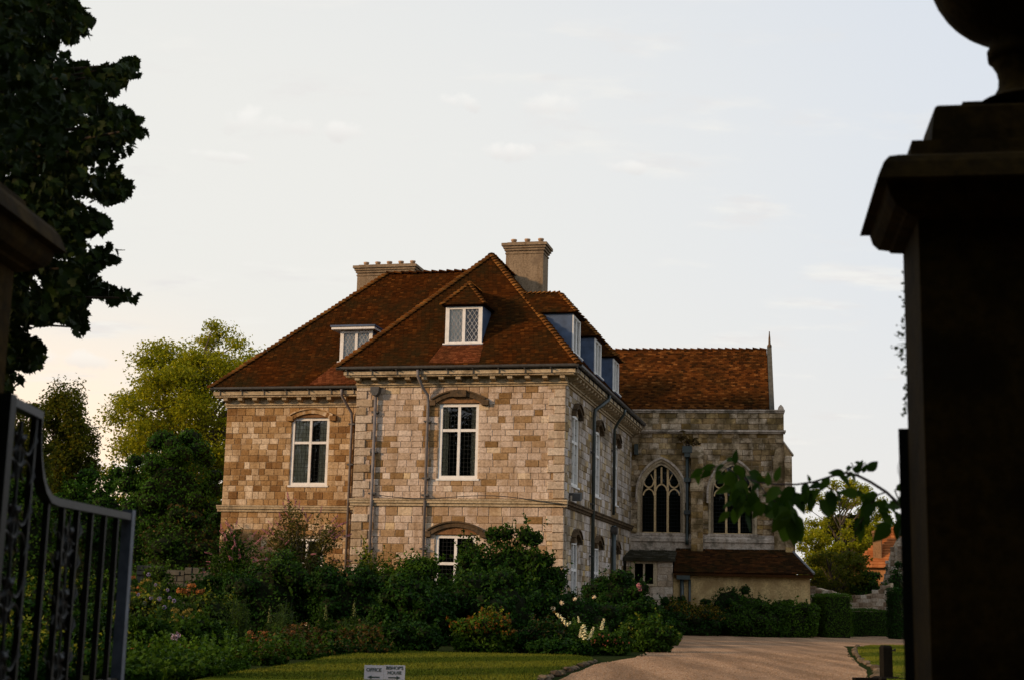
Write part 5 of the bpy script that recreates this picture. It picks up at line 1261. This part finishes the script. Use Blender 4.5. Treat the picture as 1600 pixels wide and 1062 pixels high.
flowers(t, H_globe, 'flower_head', [loc(x, y, 34.3, t) for x, y in ((216, 928), (232, 897), (243, 913), (236, 934), (249, 935), (262, 921), (265, 933), (257, 948), (240, 972), (283, 964), (272, 938), (226, 942))], .2, r_, scale=1.15)
clump('fennel', 'tall feathery pale green plant at the right end of the left border', 'plant', 376, 928, 44, 36, LF['fern'], 3600, .10, 30, leafdir=.5, wr=.07)
clump('yellow_yarrow', 'flat yellow flower heads low in the left border', 'plant', 292, 946, 70, 34, LF['fresh'], 1800, .09, 26, heads=(H_gold, 'flower_head', 14, .9))
t, tips, h, rx = clump('phlox', 'plant with a pale pink and white flower cluster in the left border', 'plant', 272, 984, 46, 31, LF['mid'], 1300, .10, 16)
flowers(t, H_phlox, 'flower_head', [loc(x, y, 29.9, t) for x, y in ((269, 994), (272, 999), (277, 992), (281, 1006), (266, 1015), (270, 1013))], .2, r_, scale=1.0)
clump('bronze_fern', 'bronze tinted low foliage below the pink and white flower cluster', 'plant', 236, 1004, 66, 30, LF['mid'], 1500, .10, 20, heads=(H_rust, 'flower_head', 9, 1.0))
clump('amber_sedum', 'low plant with amber flat heads right of the pink and white flowers', 'plant', 308, 1004, 52, 30, LF['fresh'], 1500, .10, 20, heads=(H_rust, 'flower_head', 8, 1.05))
clump('rusty_helenium', 'rust orange flowering clump at the right end of the left border', 'plant', 402, 984, 62, 32.5, LF['mid'], 2000, .10, 30, heads=(H_rust, 'flower_head', 16, .95))
shrub('ground_cover_mound', 'bright green mound spilling toward the lawn by the gate', 'plant', 245, 1016, 120, 27.0, LF['fresh'], 5200, .085, 18, .8, seed=31, lo=.2, hi=.36)
shrub('ground_cover_mound', 'bright green mound at the lawn edge in the left border', 'plant', 345, 1010, 95, 28.5, LF['fresh'], 4600, .085, 16, .8, seed=32, lo=.2, hi=.36)
shrub('leafy_mound', 'dark green leafy mound in the middle of the left border', 'plant', 310, 965, 110, 33.0, LF['mid'], 5000, .10, 18, .7, seed=33)
shrub('leafy_mound', 'dark mound below the yellow plumes in the left border', 'plant', 228, 958, 80, 33.0, LF['mid'], 4000, .10, 16, .7, seed=34)
clump('grassy_stems', 'tall pale grass stems before the dome bush', 'plant', 445, 936, 60, 35.5, LF['fern'], 1600, .16, 40, leafdir=.35, wr=.05)
t, tips, h, rx = clump('mullein', 'thin plant with one pale yellow green flower spike before the very dark bush', 'plant', 510, 946, 30, 36, LF['mid'], 700, .10, 10)
flowers(t, H_spire, 'flower_spike', [loc(509, 968, 35.9, t), loc(553, 962, 35.9, t), loc(421, 972, 35.9, t)], .1, r_, tilt=.05, scale=1.3)
clump('meadow_stems', 'mixed thin green stems along the middle of the border', 'plant', 555, 952, 70, 36, LF['fern'], 1800, .12, 34, leafdir=.4, wr=.08)
clump('dry_stems', 'mixed brownish stems in front of the dome bush', 'plant', 470, 970, 90, 34, LF['bronze'], 1800, .10, 34, heads=(H_rust, 'flower_head', 6, .7))
shrub('bronze_mound', 'low bronze green plants along the lawn under the middle of the border', 'plant', 540, 985, 130, 33.2, LF['mid'], 5000, .09, 20, .6, seed=35, mat2=LF['bronze'], f2=.7)
shrub('edge_plant', 'dark low plants on the lawn edge left of the rusty orange shrub', 'plant', 632, 972, 120, 35.0, LF['dark'], 5000, .09, 20, .6, seed=36)
shrub('edge_plant', 'low green plants where the lawn narrows at the left', 'plant', 445, 1002, 110, 31.0, LF['mid'], 4600, .09, 18, .6, seed=37, mat2=LF['bronze'], f2=.3)
shrub('spiraea_bush', 'small shrub with rusty orange and lime tips at the lawn edge', 'shrub', 755, 956, 108, 35.6, LF['fresh'], 5200, .085, 22, .6, seed=38, mat2=LF['rust'], f2=.30, lo=.2, hi=.4)
shrub('lime_tips', 'lime green shoots rising behind the rusty orange shrub', 'plant', 768, 945, 52, 36.6, LF['lime'], 1500, .08, 12, .5, seed=39)
shrub('edge_plant', 'dark low plants between the rusty orange shrub and the cream flower spikes', 'plant', 850, 972, 110, 36.2, LF['dark'], 5000, .09, 20, .6, seed=41, mat2=LF['bronze'], f2=.15)
t, tips, h, rx = clump('cream_flower_spikes', 'plant with four showy cream flower spikes near the drive', 'plant', 905, 962, 90, 36.5, LF['mid'], 1700, .12, 24)
for (x0, y0, x1, y1, s, n_) in ((889, 976, 869, 957, 1.0, 2), (905, 972, 903, 962, .55, 1), (914, 999, 912, 975, 1.3, 3), (921, 995, 928, 979, .8, 1), (939, 983, 944, 966, .85, 1), (906, 995, 909, 978, .7, 1)):
    a, c = loc(x0, y0, 34.7, t), loc(x1, y1, 34.7, t)
    for q in range(1):
        o = link('flower_spike', H_cream, t); o.location = a; o.rotation_euler = Vector(np.array(c) - np.array(a)).to_track_quat('Z', 'Y').to_euler(); ln_ = float(np.linalg.norm(np.array(c) - np.array(a))); o.scale = (s * 1.3, s * 1.3, ln_ / .40)
t, lu, h, rx = shrub('edge_plant', 'low plant dotted with coral flowers below the cream spikes', 'plant', 948, 984, 84, 35.6, LF['mid'], 4200, .08, 18, .6, seed=42, shoots=.4)
flowers(t, H_coral, 'flower_head', [(r_.uniform(-rx * .8, rx * .8), -rx * .55 + r_.uniform(-.05, .05), h * r_.uniform(.35, .85)) for i in range(22)], .3, r_, scale=.95)
shrub('edge_plant', 'loose green plants with pale leaves at the corner of the drive', 'plant', 1010, 968, 92, 38.5, LF['mid'], 4600, .10, 18, .7, seed=43, mat2=LF['lime'], f2=.06)
shrub('edge_plant', 'low yellow green tuft spilling onto the gravel', 'plant', 1042, 992, 40, 45, LF['fresh'], 1500, .08, 10, .7, seed=44, mat2=LF['lime'], f2=.5)
shrub('edge_plant', 'dark low bush at the drive edge under the pointed bush', 'plant', 1000, 935, 90, 44, LF['dark'], 5000, .10, 18, .7, seed=45)
shrub('edge_plant', 'dark low bush by the gravel in front of the copper speckled bush', 'plant', 1040, 958, 60, 52, LF['dark'], 3000, .10, 14, .7, seed=46)
shrub('edge_plant', 'dark plants at the foot of the rose bush beside the lawn tip', 'plant', 878, 998, 110, 34.8, LF['dark'], 4600, .09, 18, .6, seed=47, shoots=.4)

# ================================================================== foreground
# gate piers with moulded cap, stepped plinth and ball finial
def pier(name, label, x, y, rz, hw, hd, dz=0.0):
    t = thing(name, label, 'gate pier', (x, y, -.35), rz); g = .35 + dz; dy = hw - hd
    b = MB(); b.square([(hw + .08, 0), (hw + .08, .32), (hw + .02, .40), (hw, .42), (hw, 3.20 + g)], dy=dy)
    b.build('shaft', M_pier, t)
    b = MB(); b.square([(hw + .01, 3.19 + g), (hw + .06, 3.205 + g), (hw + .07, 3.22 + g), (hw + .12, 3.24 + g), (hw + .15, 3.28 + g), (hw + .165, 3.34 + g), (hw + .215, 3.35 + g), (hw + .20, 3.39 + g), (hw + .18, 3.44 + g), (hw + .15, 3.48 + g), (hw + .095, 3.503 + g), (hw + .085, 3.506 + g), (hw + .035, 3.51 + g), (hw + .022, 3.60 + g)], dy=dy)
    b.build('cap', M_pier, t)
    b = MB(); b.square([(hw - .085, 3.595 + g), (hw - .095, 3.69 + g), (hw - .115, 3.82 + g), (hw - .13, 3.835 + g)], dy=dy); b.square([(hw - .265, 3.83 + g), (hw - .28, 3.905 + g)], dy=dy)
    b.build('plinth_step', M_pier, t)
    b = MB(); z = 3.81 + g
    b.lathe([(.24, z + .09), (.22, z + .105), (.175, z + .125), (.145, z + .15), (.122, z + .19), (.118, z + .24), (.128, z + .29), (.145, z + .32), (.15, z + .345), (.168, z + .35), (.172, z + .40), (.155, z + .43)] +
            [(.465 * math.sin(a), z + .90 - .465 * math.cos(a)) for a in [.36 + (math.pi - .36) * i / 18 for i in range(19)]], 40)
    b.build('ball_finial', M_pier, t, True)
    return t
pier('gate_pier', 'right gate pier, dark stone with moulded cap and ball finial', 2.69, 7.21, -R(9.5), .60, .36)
pier('gate_pier', 'left gate pier, dark stone with overhanging cap seen at the left edge', -3.37, 7.18, -R(1), .575, .575, -.20)
# garden walls running off from the piers
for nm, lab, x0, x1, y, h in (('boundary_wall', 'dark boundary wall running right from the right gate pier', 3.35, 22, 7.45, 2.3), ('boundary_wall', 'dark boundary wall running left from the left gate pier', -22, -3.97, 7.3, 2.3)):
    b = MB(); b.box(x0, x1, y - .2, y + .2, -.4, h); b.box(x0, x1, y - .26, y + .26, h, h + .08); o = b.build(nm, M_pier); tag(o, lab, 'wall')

# wrought iron gate leaves
def ring(b, c, r0, ax, th=.012, a0=0.0, a1=2 * math.pi, spiral=1.0, n=14, mi=0):
    """scroll in the plane of the gate: u along, z up"""
    b.tube([(c[0] + r0 * spiral ** (i / n) * math.cos(a0 + (a1 - a0) * i / n), ax, c[1] + r0 * spiral ** (i / n) * math.sin(a0 + (a1 - a0) * i / n)) for i in range(n + 1)], th, 5, mi)
def gate_leaf(label, x, y, heading, group):
    t = thing('iron_gate', label, 'gate', (x, y, -.35), heading, group); g = .35      # u = local +X along the leaf
    L_ = 2.22; zt, zl = 2.175 + g, 1.735 + g; u1 = .44
    curve = [(u1, zt), (u1 + .012, zt - .10), (u1 + .04, zt - .21), (u1 + .09, zt - .31), (u1 + .16, zt - .385), (u1 + .25, zt - .43), (u1 + .36, zl)]
    def zrail(u):
        if u <= u1: return zt
        for (a, za), (c, zc) in zip(curve[:-1], curve[1:]):
            if u <= c: return za + (zc - za) * (u - a) / (c - a)
        return zl
    b = MB(); pts = [(.0, zt + .02)] + curve + [(L_, zl)]
    up = [(u, z + .022) for u, z in pts]; dn = [(u, z - .022) for u, z in pts]
    up[1] = (u1 + .02, zt + .02); 
    for i in range(len(pts) - 1): b.add([(dn[i][0], -.03, dn[i][1]), (dn[i + 1][0], -.03, dn[i + 1][1]), (up[i + 1][0], -.03, up[i + 1][1]), (up[i][0], -.03, up[i][1]), (dn[i][0], .03, dn[i][1]), (dn[i + 1][0], .03, dn[i + 1][1]), (up[i + 1][0], .03, up[i + 1][1]), (up[i][0], .03, up[i][1])], [(0, 1, 2, 3), (7, 6, 5, 4), (3, 2, 6, 7), (1, 0, 4, 5), (2, 1, 5, 6), (0, 3, 7, 4)])
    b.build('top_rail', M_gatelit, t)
    b = MB(); b.box(-.03, .045, -.035, .035, .05, zt + .05); b.build('hinge_stile', M_gate, t)
    b = MB(); b.box(L_ - .025, L_ + .045, -.034, .034, .05, zl + .045); b.build('end_stile', M_gatesheen, t)
    b = MB(); b.box(.045, L_ - .03, -.02, .02, .12, .17); b.box(.045, L_ - .03, -.018, .018, 1.02, 1.06); b.build('bottom_rail', M_gate, t)
    us = [u1 - .03] + [u1 + .255 * k for k in range(1, 8) if u1 + .255 * k < L_ - .06]
    for u in us: b = MB(); b.box(u - .013, u + .013, -.016, .016, .17, zrail(u) - .01); b.build('bar', M_gate, t)
    # scrollwork panels: beside the hinge and in the middle of the leaf
    def panel(c, w_, z0, z1, nm):
        s = MB(); n = max(2, round((z1 - z0) / .36)); h = (z1 - z0) / n
        for k in range(n):
            zc = z0 + h * (k + .5); rr_ = min(w_ * .48, h * .24)
            for sg in (-1, 1):
                ring(s, (c + sg * rr_ * 1.02, zc + h * .22), rr_ * .95, 0, .010, math.pi * (1 if sg < 0 else 0), math.pi * (1 if sg < 0 else 0) - sg * 4.4, .42, 12)
                ring(s, (c + sg * rr_ * 1.02, zc - h * .22), rr_ * .95, 0, .010, math.pi * (1 if sg < 0 else 0), math.pi * (1 if sg < 0 else 0) + sg * 4.4, .42, 12)
            s.tube([(c, 0, zc - h * .5), (c, 0, zc + h * .5)], .010, 5)
            ring(s, (c, zc), rr_ * .55, 0, .012, 0, 2 * math.pi, 1, 12)
        o = s.build(nm, M_gate, t)
        lf = MB()
        for k in range(n * 2):                                # beaten leaves and rosettes on the scrolls
            zc = z0 + (z1 - z0) * (k + .5) / (n * 2)
            for sg in (-1, 1):
                q = c + sg * w_ * .34; tw_ = sg * .018
                lf.add([(q, -.028, zc - .05), (q + .022 + tw_, -.045, zc), (q + tw_ * 1.5, -.03, zc + .06), (q - .022 + tw_, -.045, zc + .005), (q, .028, zc - .05), (q + .022 + tw_, .045, zc), (q + tw_ * 1.5, .03, zc + .06), (q - .022 + tw_, .045, zc + .005)], [(0, 1, 2, 3), (7, 6, 5, 4)])
            if k % 2: lf.lathe([(.0, zc - .03), (.03, zc - .015), (.036, zc), (.03, zc + .015), (.0, zc + .03)], 8, 0, (c, 0))
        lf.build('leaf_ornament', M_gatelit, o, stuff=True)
    panel(.225, .30, .25, zt - .06, 'scroll_panel')
    panel(u1 + .255 * 2.5, .25, .25, zl - .06, 'scroll_panel')
    return t
gate_leaf('left leaf of the iron gate, standing open with scrollwork and a swept top rail', -2.555, 7.16, math.atan2(1, .031), 'iron gate leaves')
gate_leaf('right leaf of the iron gate, open and seen edge on beside the right pier', 2.165, 7.75, math.atan2(1, .2755), 'iron gate leaves')

# direction sign on two short stakes
sx = at(601, 1050, 18.0); st = thing('direction_sign', 'small white office and house direction board with black arrows on the lawn', 'sign', (sx[0], 18.0, gz(18) + .06), R(2))
FSg = Fr((0, 0, 0)); zc = sx[2] - gz(18) - .06; hw_, hh_ = .250, .085
b = MB(FSg); b.box(-hw_, -.012, .012, -.012, zc - hh_, zc + hh_); b.build('panel', M_sign, st)
b = MB(FSg); b.box(-.010, hw_, .015, -.012, zc - hh_ + .002, zc + hh_ + .005); b.build('panel', M_sign, st)
for u in (-.17, .02, .18): b = MB(FSg); b.box(u - .014, u + .014, -.014, -.042, 0, zc + hh_ - .03); b.build('stake', M_white, st)
def text(s_, u, z, size, d, name='lettering'):
    c = bpy.data.curves.new('lettering', 'FONT'); c.body = s_; c.size = size; c.align_x = 'CENTER'; c.extrude = .0006; c.offset = .0016
    o = bpy.data.objects.new('tmp', c); COL.objects.link(o); bpy.context.view_layer.update()
    me = bpy.data.meshes.new_from_object(o.evaluated_get(bpy.context.evaluated_depsgraph_get())); COL.objects.unlink(o); bpy.data.objects.remove(o)
    me.materials.clear(); me.materials.append(M_ink); q = link(name, me, st); q.location = (u, -d, z); q.rotation_euler = (math.pi / 2, 0, 0)
text('OFFICE', -.133, zc + .012, .058, .0135); text("BISHOP'S", .122, zc + .040, .054, .0165); text('HOUSE', .122, zc - .018, .054, .0165)
for c0, sg, d in ((-.135, -1, .0135), (.122, 1, .0165)):
    z0 = zc - .058; b = MB(FSg); b.prism([(c0 - sg * .075, z0 - .008), (c0 + sg * .025, z0 - .008), (c0 + sg * .025, z0 - .022), (c0 + sg * .078, z0), (c0 + sg * .025, z0 + .022), (c0 + sg * .025, z0 + .008), (c0 - sg * .075, z0 + .008)], d + .0005, d - .0008); b.build('arrow', M_ink, st)

# dark post with a hasp on the right lawn
px_ = at(1385, 1058, 25.5); po = thing('wooden_post', 'short dark square post with an iron catch on the right lawn', 'post', (px_[0], 25.5, gz(25.5)), .2)
b = MB(); b.square([(.085, 0), (.083, .60), (.06, .635)]); b.build('post', M_post, po)
b = MB(); b.square([(.19, .0), (.19, .07), (.15, .10)]); b.box(-.62, .45, -.09, .05, .01, .075); b.build('base', M_post, po)
b = MB(); b.tube([(.08, -.02, .54), (.14, -.02, .545), (.17, -.02, .575), (.165, -.02, .53)], .014, 5); b.box(.06, .10, -.05, .02, .50, .58); b.build('catch', M_gate, po)

# leafy twig hanging in from the right pier, each leaf its own part
def leaf_shape(nv, w_, name, mat, cup=.12, droop=.18):
    V = []; F = []
    n = 5
    for i in range(n + 1):
        s_ = i / n; ww = w_ * math.sin(math.pi * min(1, s_ ** .8 * .97 + .015)) ** .85 * (1 - .25 * s_); z = -droop * s_ * s_
        V += [(-ww, s_, z + cup * ww), (0, s_, z), (ww, s_, z + cup * ww)]
    for i in range(n):
        for k in (0, 1): a = i * 3 + k; F.append((a, a + 1, a + 4, a + 3))
    return fast_mesh(name, V, F, mat)
SL = [leaf_shape(5, .34, 'leaf', LF['sprig'], .2, .22), leaf_shape(5, .30, 'leaf', LF['sprig'], .5, .35), leaf_shape(5, .27, 'leaf', LF['sprig'], .1, .1)]
tw = thing('leafy_branch', 'thin leafy branch reaching in from the right gate pier across the chapel window', 'branch', tuple(at(1412, 792, 8.6))); rT = np.random.default_rng(77)
def tl(px, py, Y): return np.array(at(px, py, Y)) - np.array(tw.location)
main = [(1440, 830, 8.5), (1408, 790, 8.6), (1385, 768, 8.7), (1360, 752, 8.8), (1340, 742, 8.85), (1322, 738, 8.9), (1300, 743, 9.0), (1272, 752, 9.1), (1245, 756, 9.2), (1215, 756, 9.3), (1185, 753, 9.4), (1165, 747, 9.5), (1150, 738, 9.6), (1128, 728, 9.7), (1100, 730, 9.8), (1080, 735, 9.85)]
b = MB(); mp_ = [tl(*q) for q in main]; b.tube(mp_, [.011 - .0006 * i for i in range(len(mp_))], 6)
for pth in ([(1340, 742, 8.85), (1345, 728, 8.8), (1352, 722, 8.75)], [(1275, 752, 9.1), (1290, 757, 9.05), (1302, 765, 9.0)], [(1385, 768, 8.7), (1372, 772, 8.7), (1362, 785, 8.7), (1345, 815, 8.75), (1335, 830, 8.75)], [(1185, 753, 9.4), (1200, 775, 9.35), (1222, 790, 9.3), (1240, 815, 9.25)], [(1150, 738, 9.6), (1165, 765, 9.55), (1170, 790, 9.5)], [(1320, 738, 8.9), (1333, 727, 8.9), (1330, 722, 8.9)], [(1408, 790, 8.6), (1398, 765, 8.6), (1405, 760, 8.6)]):
    b.tube([tl(*q) for q in pth], .0045, 4)
b.build('twig', M_twigred, tw, True)
def put_leaf(px, py, Y, lenpx, ang, tiltx=0.0, k=None):
    """leaf rooted at (px,py), pointing in picture direction ang (deg, 0 = right, 90 = down)"""
    p = tl(px, py, Y); a = R(ang + rT.normal(0, 20)); lenpx = lenpx * rT.uniform(.62, 1.22); d = np.array([math.cos(a), rT.normal(0, .28), -math.sin(a)]); d /= np.linalg.norm(d)
    nrm = np.array([rT.normal(0, .45), -1.0 + tiltx, .35 + rT.normal(0, .35)]); x = np.cross(d, nrm); x /= np.linalg.norm(x); z = np.cross(x, d); s = .74 * lenpx * Y / FPX
    o = link('leaf', SL[int(rT.integers(3)) if k is None else k], tw); o.matrix_local = Matrix(((x[0] * s, d[0] * s, z[0] * s, p[0]), (x[1] * s, d[1] * s, z[1] * s, p[1]), (x[2] * s, d[2] * s, z[2] * s, p[2]), (0, 0, 0, 1)))
for a in [(1328, 735, 8.9, 22, 250), (1335, 722, 8.9, 24, -10), (1340, 738, 8.85, 26, -60), (1348, 738, 8.8, 30, -30), (1265, 752, 9.1, 22, 260), (1335, 740, 8.85, 34, 160), (1320, 738, 8.9, 34, 172), (1330, 742, 8.88, 32, 40), (1310, 742, 8.95, 38, 35), (1296, 745, 9, 34, 150), (1262, 755, 9.1, 30, 150), (1285, 757, 9.05, 34, 140),
          (1292, 766, 9.02, 44, 110), (1298, 764, 9.0, 46, 80), (1282, 764, 9.05, 40, 130), (1270, 770, 9.1, 36, 100), (1305, 766, 9, 40, 55), (1280, 780, 9.05, 44, 75), (1262, 760, 9.1, 42, 120), (1345, 770, 8.75, 36, 30), (1350, 770, 8.8, 34, 160), (1372, 772, 8.7, 38, 150), (1366, 778, 8.7, 44, 120), (1362, 786, 8.7, 46, 100), (1368, 784, 8.7, 50, 70), (1355, 800, 8.72, 48, 90), (1350, 808, 8.75, 52, 112), (1345, 815, 8.75, 50, 95), (1372, 792, 8.7, 40, 20), (1380, 778, 8.7, 38, 60), (1390, 782, 8.68, 40, 25), (1376, 800, 8.7, 46, 50), (1400, 798, 8.6, 46, 100), (1395, 812, 8.6, 44, 110), (1402, 818, 8.62, 50, 80), (1388, 815, 8.65, 40, 120), (1400, 765, 8.6, 34, 10), (1404, 775, 8.6, 30, 60),
          (1242, 760, 9.2, 40, 100), (1240, 768, 9.2, 46, 60), (1236, 790, 9.25, 44, 80), (1240, 800, 9.25, 62, 80), (1238, 805, 9.25, 66, 112), (1230, 800, 9.28, 50, 140), (1246, 810, 9.25, 58, 65), (1225, 770, 9.3, 44, 95), (1218, 760, 9.3, 40, 150), (1212, 775, 9.35, 46, 110), (1205, 765, 9.35, 40, 60), (1200, 778, 9.4, 44, 90), (1195, 785, 9.4, 40, 130), (1186, 756, 9.4, 40, 120), (1178, 765, 9.45, 46, 100), (1172, 770, 9.5, 44, 70), (1168, 782, 9.5, 46, 95), (1160, 760, 9.55, 46, 130), (1158, 772, 9.55, 50, 100), (1150, 765, 9.6, 40, 110), (1146, 740, 9.6, 42, 140), (1140, 732, 9.65, 40, 100), (1150, 736, 9.6, 42, 60), (1155, 728, 9.6, 34, 20), (1165, 742, 9.5, 40, 30), (1132, 726, 9.7, 40, 170), (1128, 735, 9.7, 38, 110), (1118, 727, 9.75, 36, 160), (1110, 732, 9.8, 34, 130), (1098, 732, 9.8, 34, 150), (1088, 736, 9.85, 34, 120), (1135, 720, 9.7, 34, -20), (1148, 725, 9.6, 36, -40), (1170, 735, 9.5, 36, 10), (1182, 745, 9.4, 34, 40), (1212, 752, 9.3, 30, -80), (1190, 790, 9.4, 40, 100), (1152, 790, 9.55, 44, 95), (1165, 800, 9.5, 44, 80), (1145, 782, 9.6, 40, 120), (1222, 785, 9.3, 46, 110), (1210, 790, 9.35, 44, 75)]:
    put_leaf(*a)
    if rT.random() < .5: put_leaf(a[0] + rT.uniform(-14, 14), a[1] + rT.uniform(-4, 12), a[2] + rT.normal(0, .12), a[3], a[4] + rT.normal(0, 25))
# weed growing out of the chapel hopper
wd = thing('hopper_weed', 'reddish green weed sprouting from the chapel drain hopper', 'plant', tuple(at(1074, 694, 65.4))); rW = np.random.default_rng(3); b = MB(); P = []; Nn = []
for i in range(11):
    a = rW.uniform(0, math.pi); l = rW.uniform(.35, .85); e = np.array([math.cos(a) * l, -.12 - rW.random() * .2, math.sin(a) * l * .7 - .02]); b.tube([(0, 0, -.15), tuple(e * .5 + np.array([0, 0, .08])), tuple(e)], .012, 4)
    for s_ in (.45, .6, .75, .9, 1.0): P.append(e * s_ + rW.normal(0, .05, 3)); Nn.append((0, -1, .4))
b.build('stems', M_twigred, wd); leaves('foliage', np.array(P), np.array(Nn), .30, LF['bronze'], wd, rW, .5, .17, .5)
# little creeper on the edge of the right pier
cr_ = thing('wall_creeper', 'wispy creeper with tiny leaves growing out from behind the right gate pier', 'climber', tuple(at(1422, 520, 8.1))); b = MB(); P = []
for i in range(16):
    y0 = 430 + 14 * i; ln_ = (10 if i < 5 else 26 - abs(i - 8) * 3 if i < 12 else 8); e0 = np.array(at(1424, y0, 8.1)) - np.array(cr_.location)
    for k in range(2):
        e1 = np.array(at(1418 - ln_ * rW.uniform(.3, 1.0), y0 + rW.uniform(-10, 12), 8.1 + rW.normal(0, .1))) - np.array(cr_.location); b.tube([e0, (e0 + e1) / 2 + rW.normal(0, .008, 3), e1], .002, 3)
        for s_ in rW.uniform(.35, 1.05, 4): P.append(e0 + (e1 - e0) * s_ + rW.normal(0, .010, 3))
b.build('stems', M_stem, cr_); leaves('foliage', np.array(P), np.tile([0, -1., .3], (len(P), 1)), .026, LF['mid'], cr_, rW, .8, .34, .2)

# big tree whose boughs hang in at the left
OUTL = [(-330, -260), (60, -260), (95, -120), (130, -60), (118, -10), (122, 8), (142, 30), (140, 58), (118, 66), (96, 62), (104, 92), (150, 112), (180, 104), (217, 90), (206, 122), (176, 150), (160, 140), (165, 165), (200, 178), (216, 188), (204, 200), (226, 212), (208, 224), (196, 240), (176, 262), (190, 285), (206, 300), (190, 312), (164, 322), (140, 312), (126, 322), (150, 342), (176, 352), (170, 368), (128, 366), (132, 385), (160, 386), (184, 396), (178, 408), (150, 424), (140, 438), (172, 452), (212, 463), (196, 480), (170, 478), (150, 462), (132, 470), (134, 500), (122, 525), (106, 508), (84, 500), (66, 510), (40, 500), (36, 520), (60, 545), (70, 572), (48, 580), (20, 575), (38, 600), (10, 615), (-40, 640), (-330, 640)]
def inside(x, y, poly):
    c = np.zeros(len(x), bool); n = len(poly)
    for i in range(n):
        (x0, y0), (x1, y1) = poly[i], poly[(i + 1) % n]
        m = ((y0 > y) != (y1 > y)); c ^= m & (x < (x1 - x0) * (y - y0) / ((y1 - y0) if y1 != y0 else 1e-9) + x0)
    return c
rB = np.random.default_rng(15); TB = np.array([-8.6, 15.5, gz(15.5)])
big = thing('maple_tree', 'large dark broad leaved tree overhanging the left side of the gateway', 'tree', tuple(TB))
# boughs
cl_ = []
while len(cl_) < 520:
    x, y = rB.uniform(-150, 226), rB.uniform(-150, 630)
    if inside(np.array([x]), np.array([y]), OUTL)[0]: cl_.append((x, y, rB.uniform(13.4, 17.4)))
for q in ((205, 100), (190, 112), (165, 118), (210, 205), (196, 192), (200, 300), (170, 305), (168, 358), (176, 398), (150, 404), (202, 466), (178, 462), (125, 512), (128, 488), (55, 560), (48, 540), (20, 595), (132, 44), (120, 30), (185, 230), (160, 250), (175, 285), (150, 345)): cl_.append((q[0], q[1], rB.uniform(14, 16.2)))
for _ in range(120):  # nearer boughs added to shade the left pier's cap
    x, y = rB.uniform(-260, 92), rB.uniform(-260, 270)
    if inside(np.array([x]), np.array([y]), OUTL)[0]: cl_.append((x, y, rB.uniform(9.2, 12)))
b = MB(); b.tube([(0, 0, 0), (.1, .1, 3), (.3, 0, 6), (.5, 0, 9), (.6, .1, 12)], [.42, .36, .30, .22, .08], 10); b.build('trunk', M_bark, big, True); b = MB()
for i, (x, y, Y) in enumerate(cl_):
    if i % 9 and i < 520: continue
    if i >= 520 and (i % 2 or i > 545): continue
    c = np.array(at(x, y, Y)) - TB; s0 = np.array([.3, .05, max(2.2, min(11, c[2] * .85))]); b.tube([s0, s0 + (c - s0) * .4 + np.array([0, 0, .25]), s0 + (c - s0) * .75 + np.array([0, 0, .18]), c], [.06, .04, .022, .008], 5, cap=False)
b.build('limbs', M_bark, big)
LV = [(0, 0), (.10, .05), (.30, -.02), (.27, .12), (.46, .20), (.33, .32), (.44, .50), (.24, .55), (.20, .76), (.08, .80), (0, 1.0)]
lobes = LV + [(-x, y) for x, y in LV[-2:0:-1]]
def lobed(name, mat, cup):
    vs = [(x, y, cup * abs(x) - .18 * y * y) for x, y in lobes]; vs.append((0, .38, -.03)); n = len(lobes); c = n
    me = bpy.data.meshes.new(name); me.from_pydata(vs, [], [(i, (i + 1) % n, c) for i in range(n)]); me.materials.append(mat); return me
LM = [lobed('leaf', LF['front'], .25), lobed('leaf', LF['front'], .55), lobed('leaf', LF['front'], -.15)]
# every leaf: bough clumps filled inside the crown's edge
PX, PY, PYY = [], [], []
for (x, y, Y) in cl_:
    n = 34; PX += list(x + rB.normal(0, 16, n)); PY += list(y + rB.normal(0, 13, n)); PYY += list(Y + rB.normal(0, .28, n))
PX, PY, PYY = map(np.array, (PX, PY, PYY)); m = inside(PX, PY, OUTL) | ((rB.random(len(PX)) < .45) & inside(PX - 9, PY + 2, OUTL)); PX, PY, PYY = PX[m], PY[m], PYY[m]
pts = np.array([at(x, y, Y) for x, y, Y in zip(PX, PY, PYY)]) - TB
sz = rB.uniform(.07, .16, len(pts)) * np.clip(PYY / 15, .6, 1.1)
order = np.argsort(-(PX > -40).astype(float) * (PX + 500) + rB.random(len(pts)) * 60)
def leaf_mat4(p, s):
    d = np.array([rB.normal(.25, .6), rB.normal(0, .5), rB.normal(-.55, .45)]); d /= np.linalg.norm(d); nrm = np.array([rB.normal(0, .5), rB.normal(-.7, .5), rB.normal(.5, .4)]); x = np.cross(d, nrm); x /= np.linalg.norm(x); z = np.cross(x, d); p = p - d * s * .5
    return x * s, d * s, z * s, p
JV = []; JF = []; base = [np.array([v.co[:] for v in me.vertices]) for me in LM]; fcs = [[tuple(p.vertices) for p in me.polygons] for me in LM]
for k, i in enumerate(order):
    x, d, z, p = leaf_mat4(pts[i], sz[i]); q = int(rB.integers(3))
    if k < 300:
        o = link('leaf', LM[q], big); o.matrix_local = Matrix(((x[0], d[0], z[0], p[0]), (x[1], d[1], z[1], p[1]), (x[2], d[2], z[2], p[2]), (0, 0, 0, 1)))
    else:
        o0 = len(JV); JV.extend(base[q] @ np.stack([x, d, z]) + p); JF.extend([(a + o0, b_ + o0, c + o0) for a, b_, c in fcs[q]])
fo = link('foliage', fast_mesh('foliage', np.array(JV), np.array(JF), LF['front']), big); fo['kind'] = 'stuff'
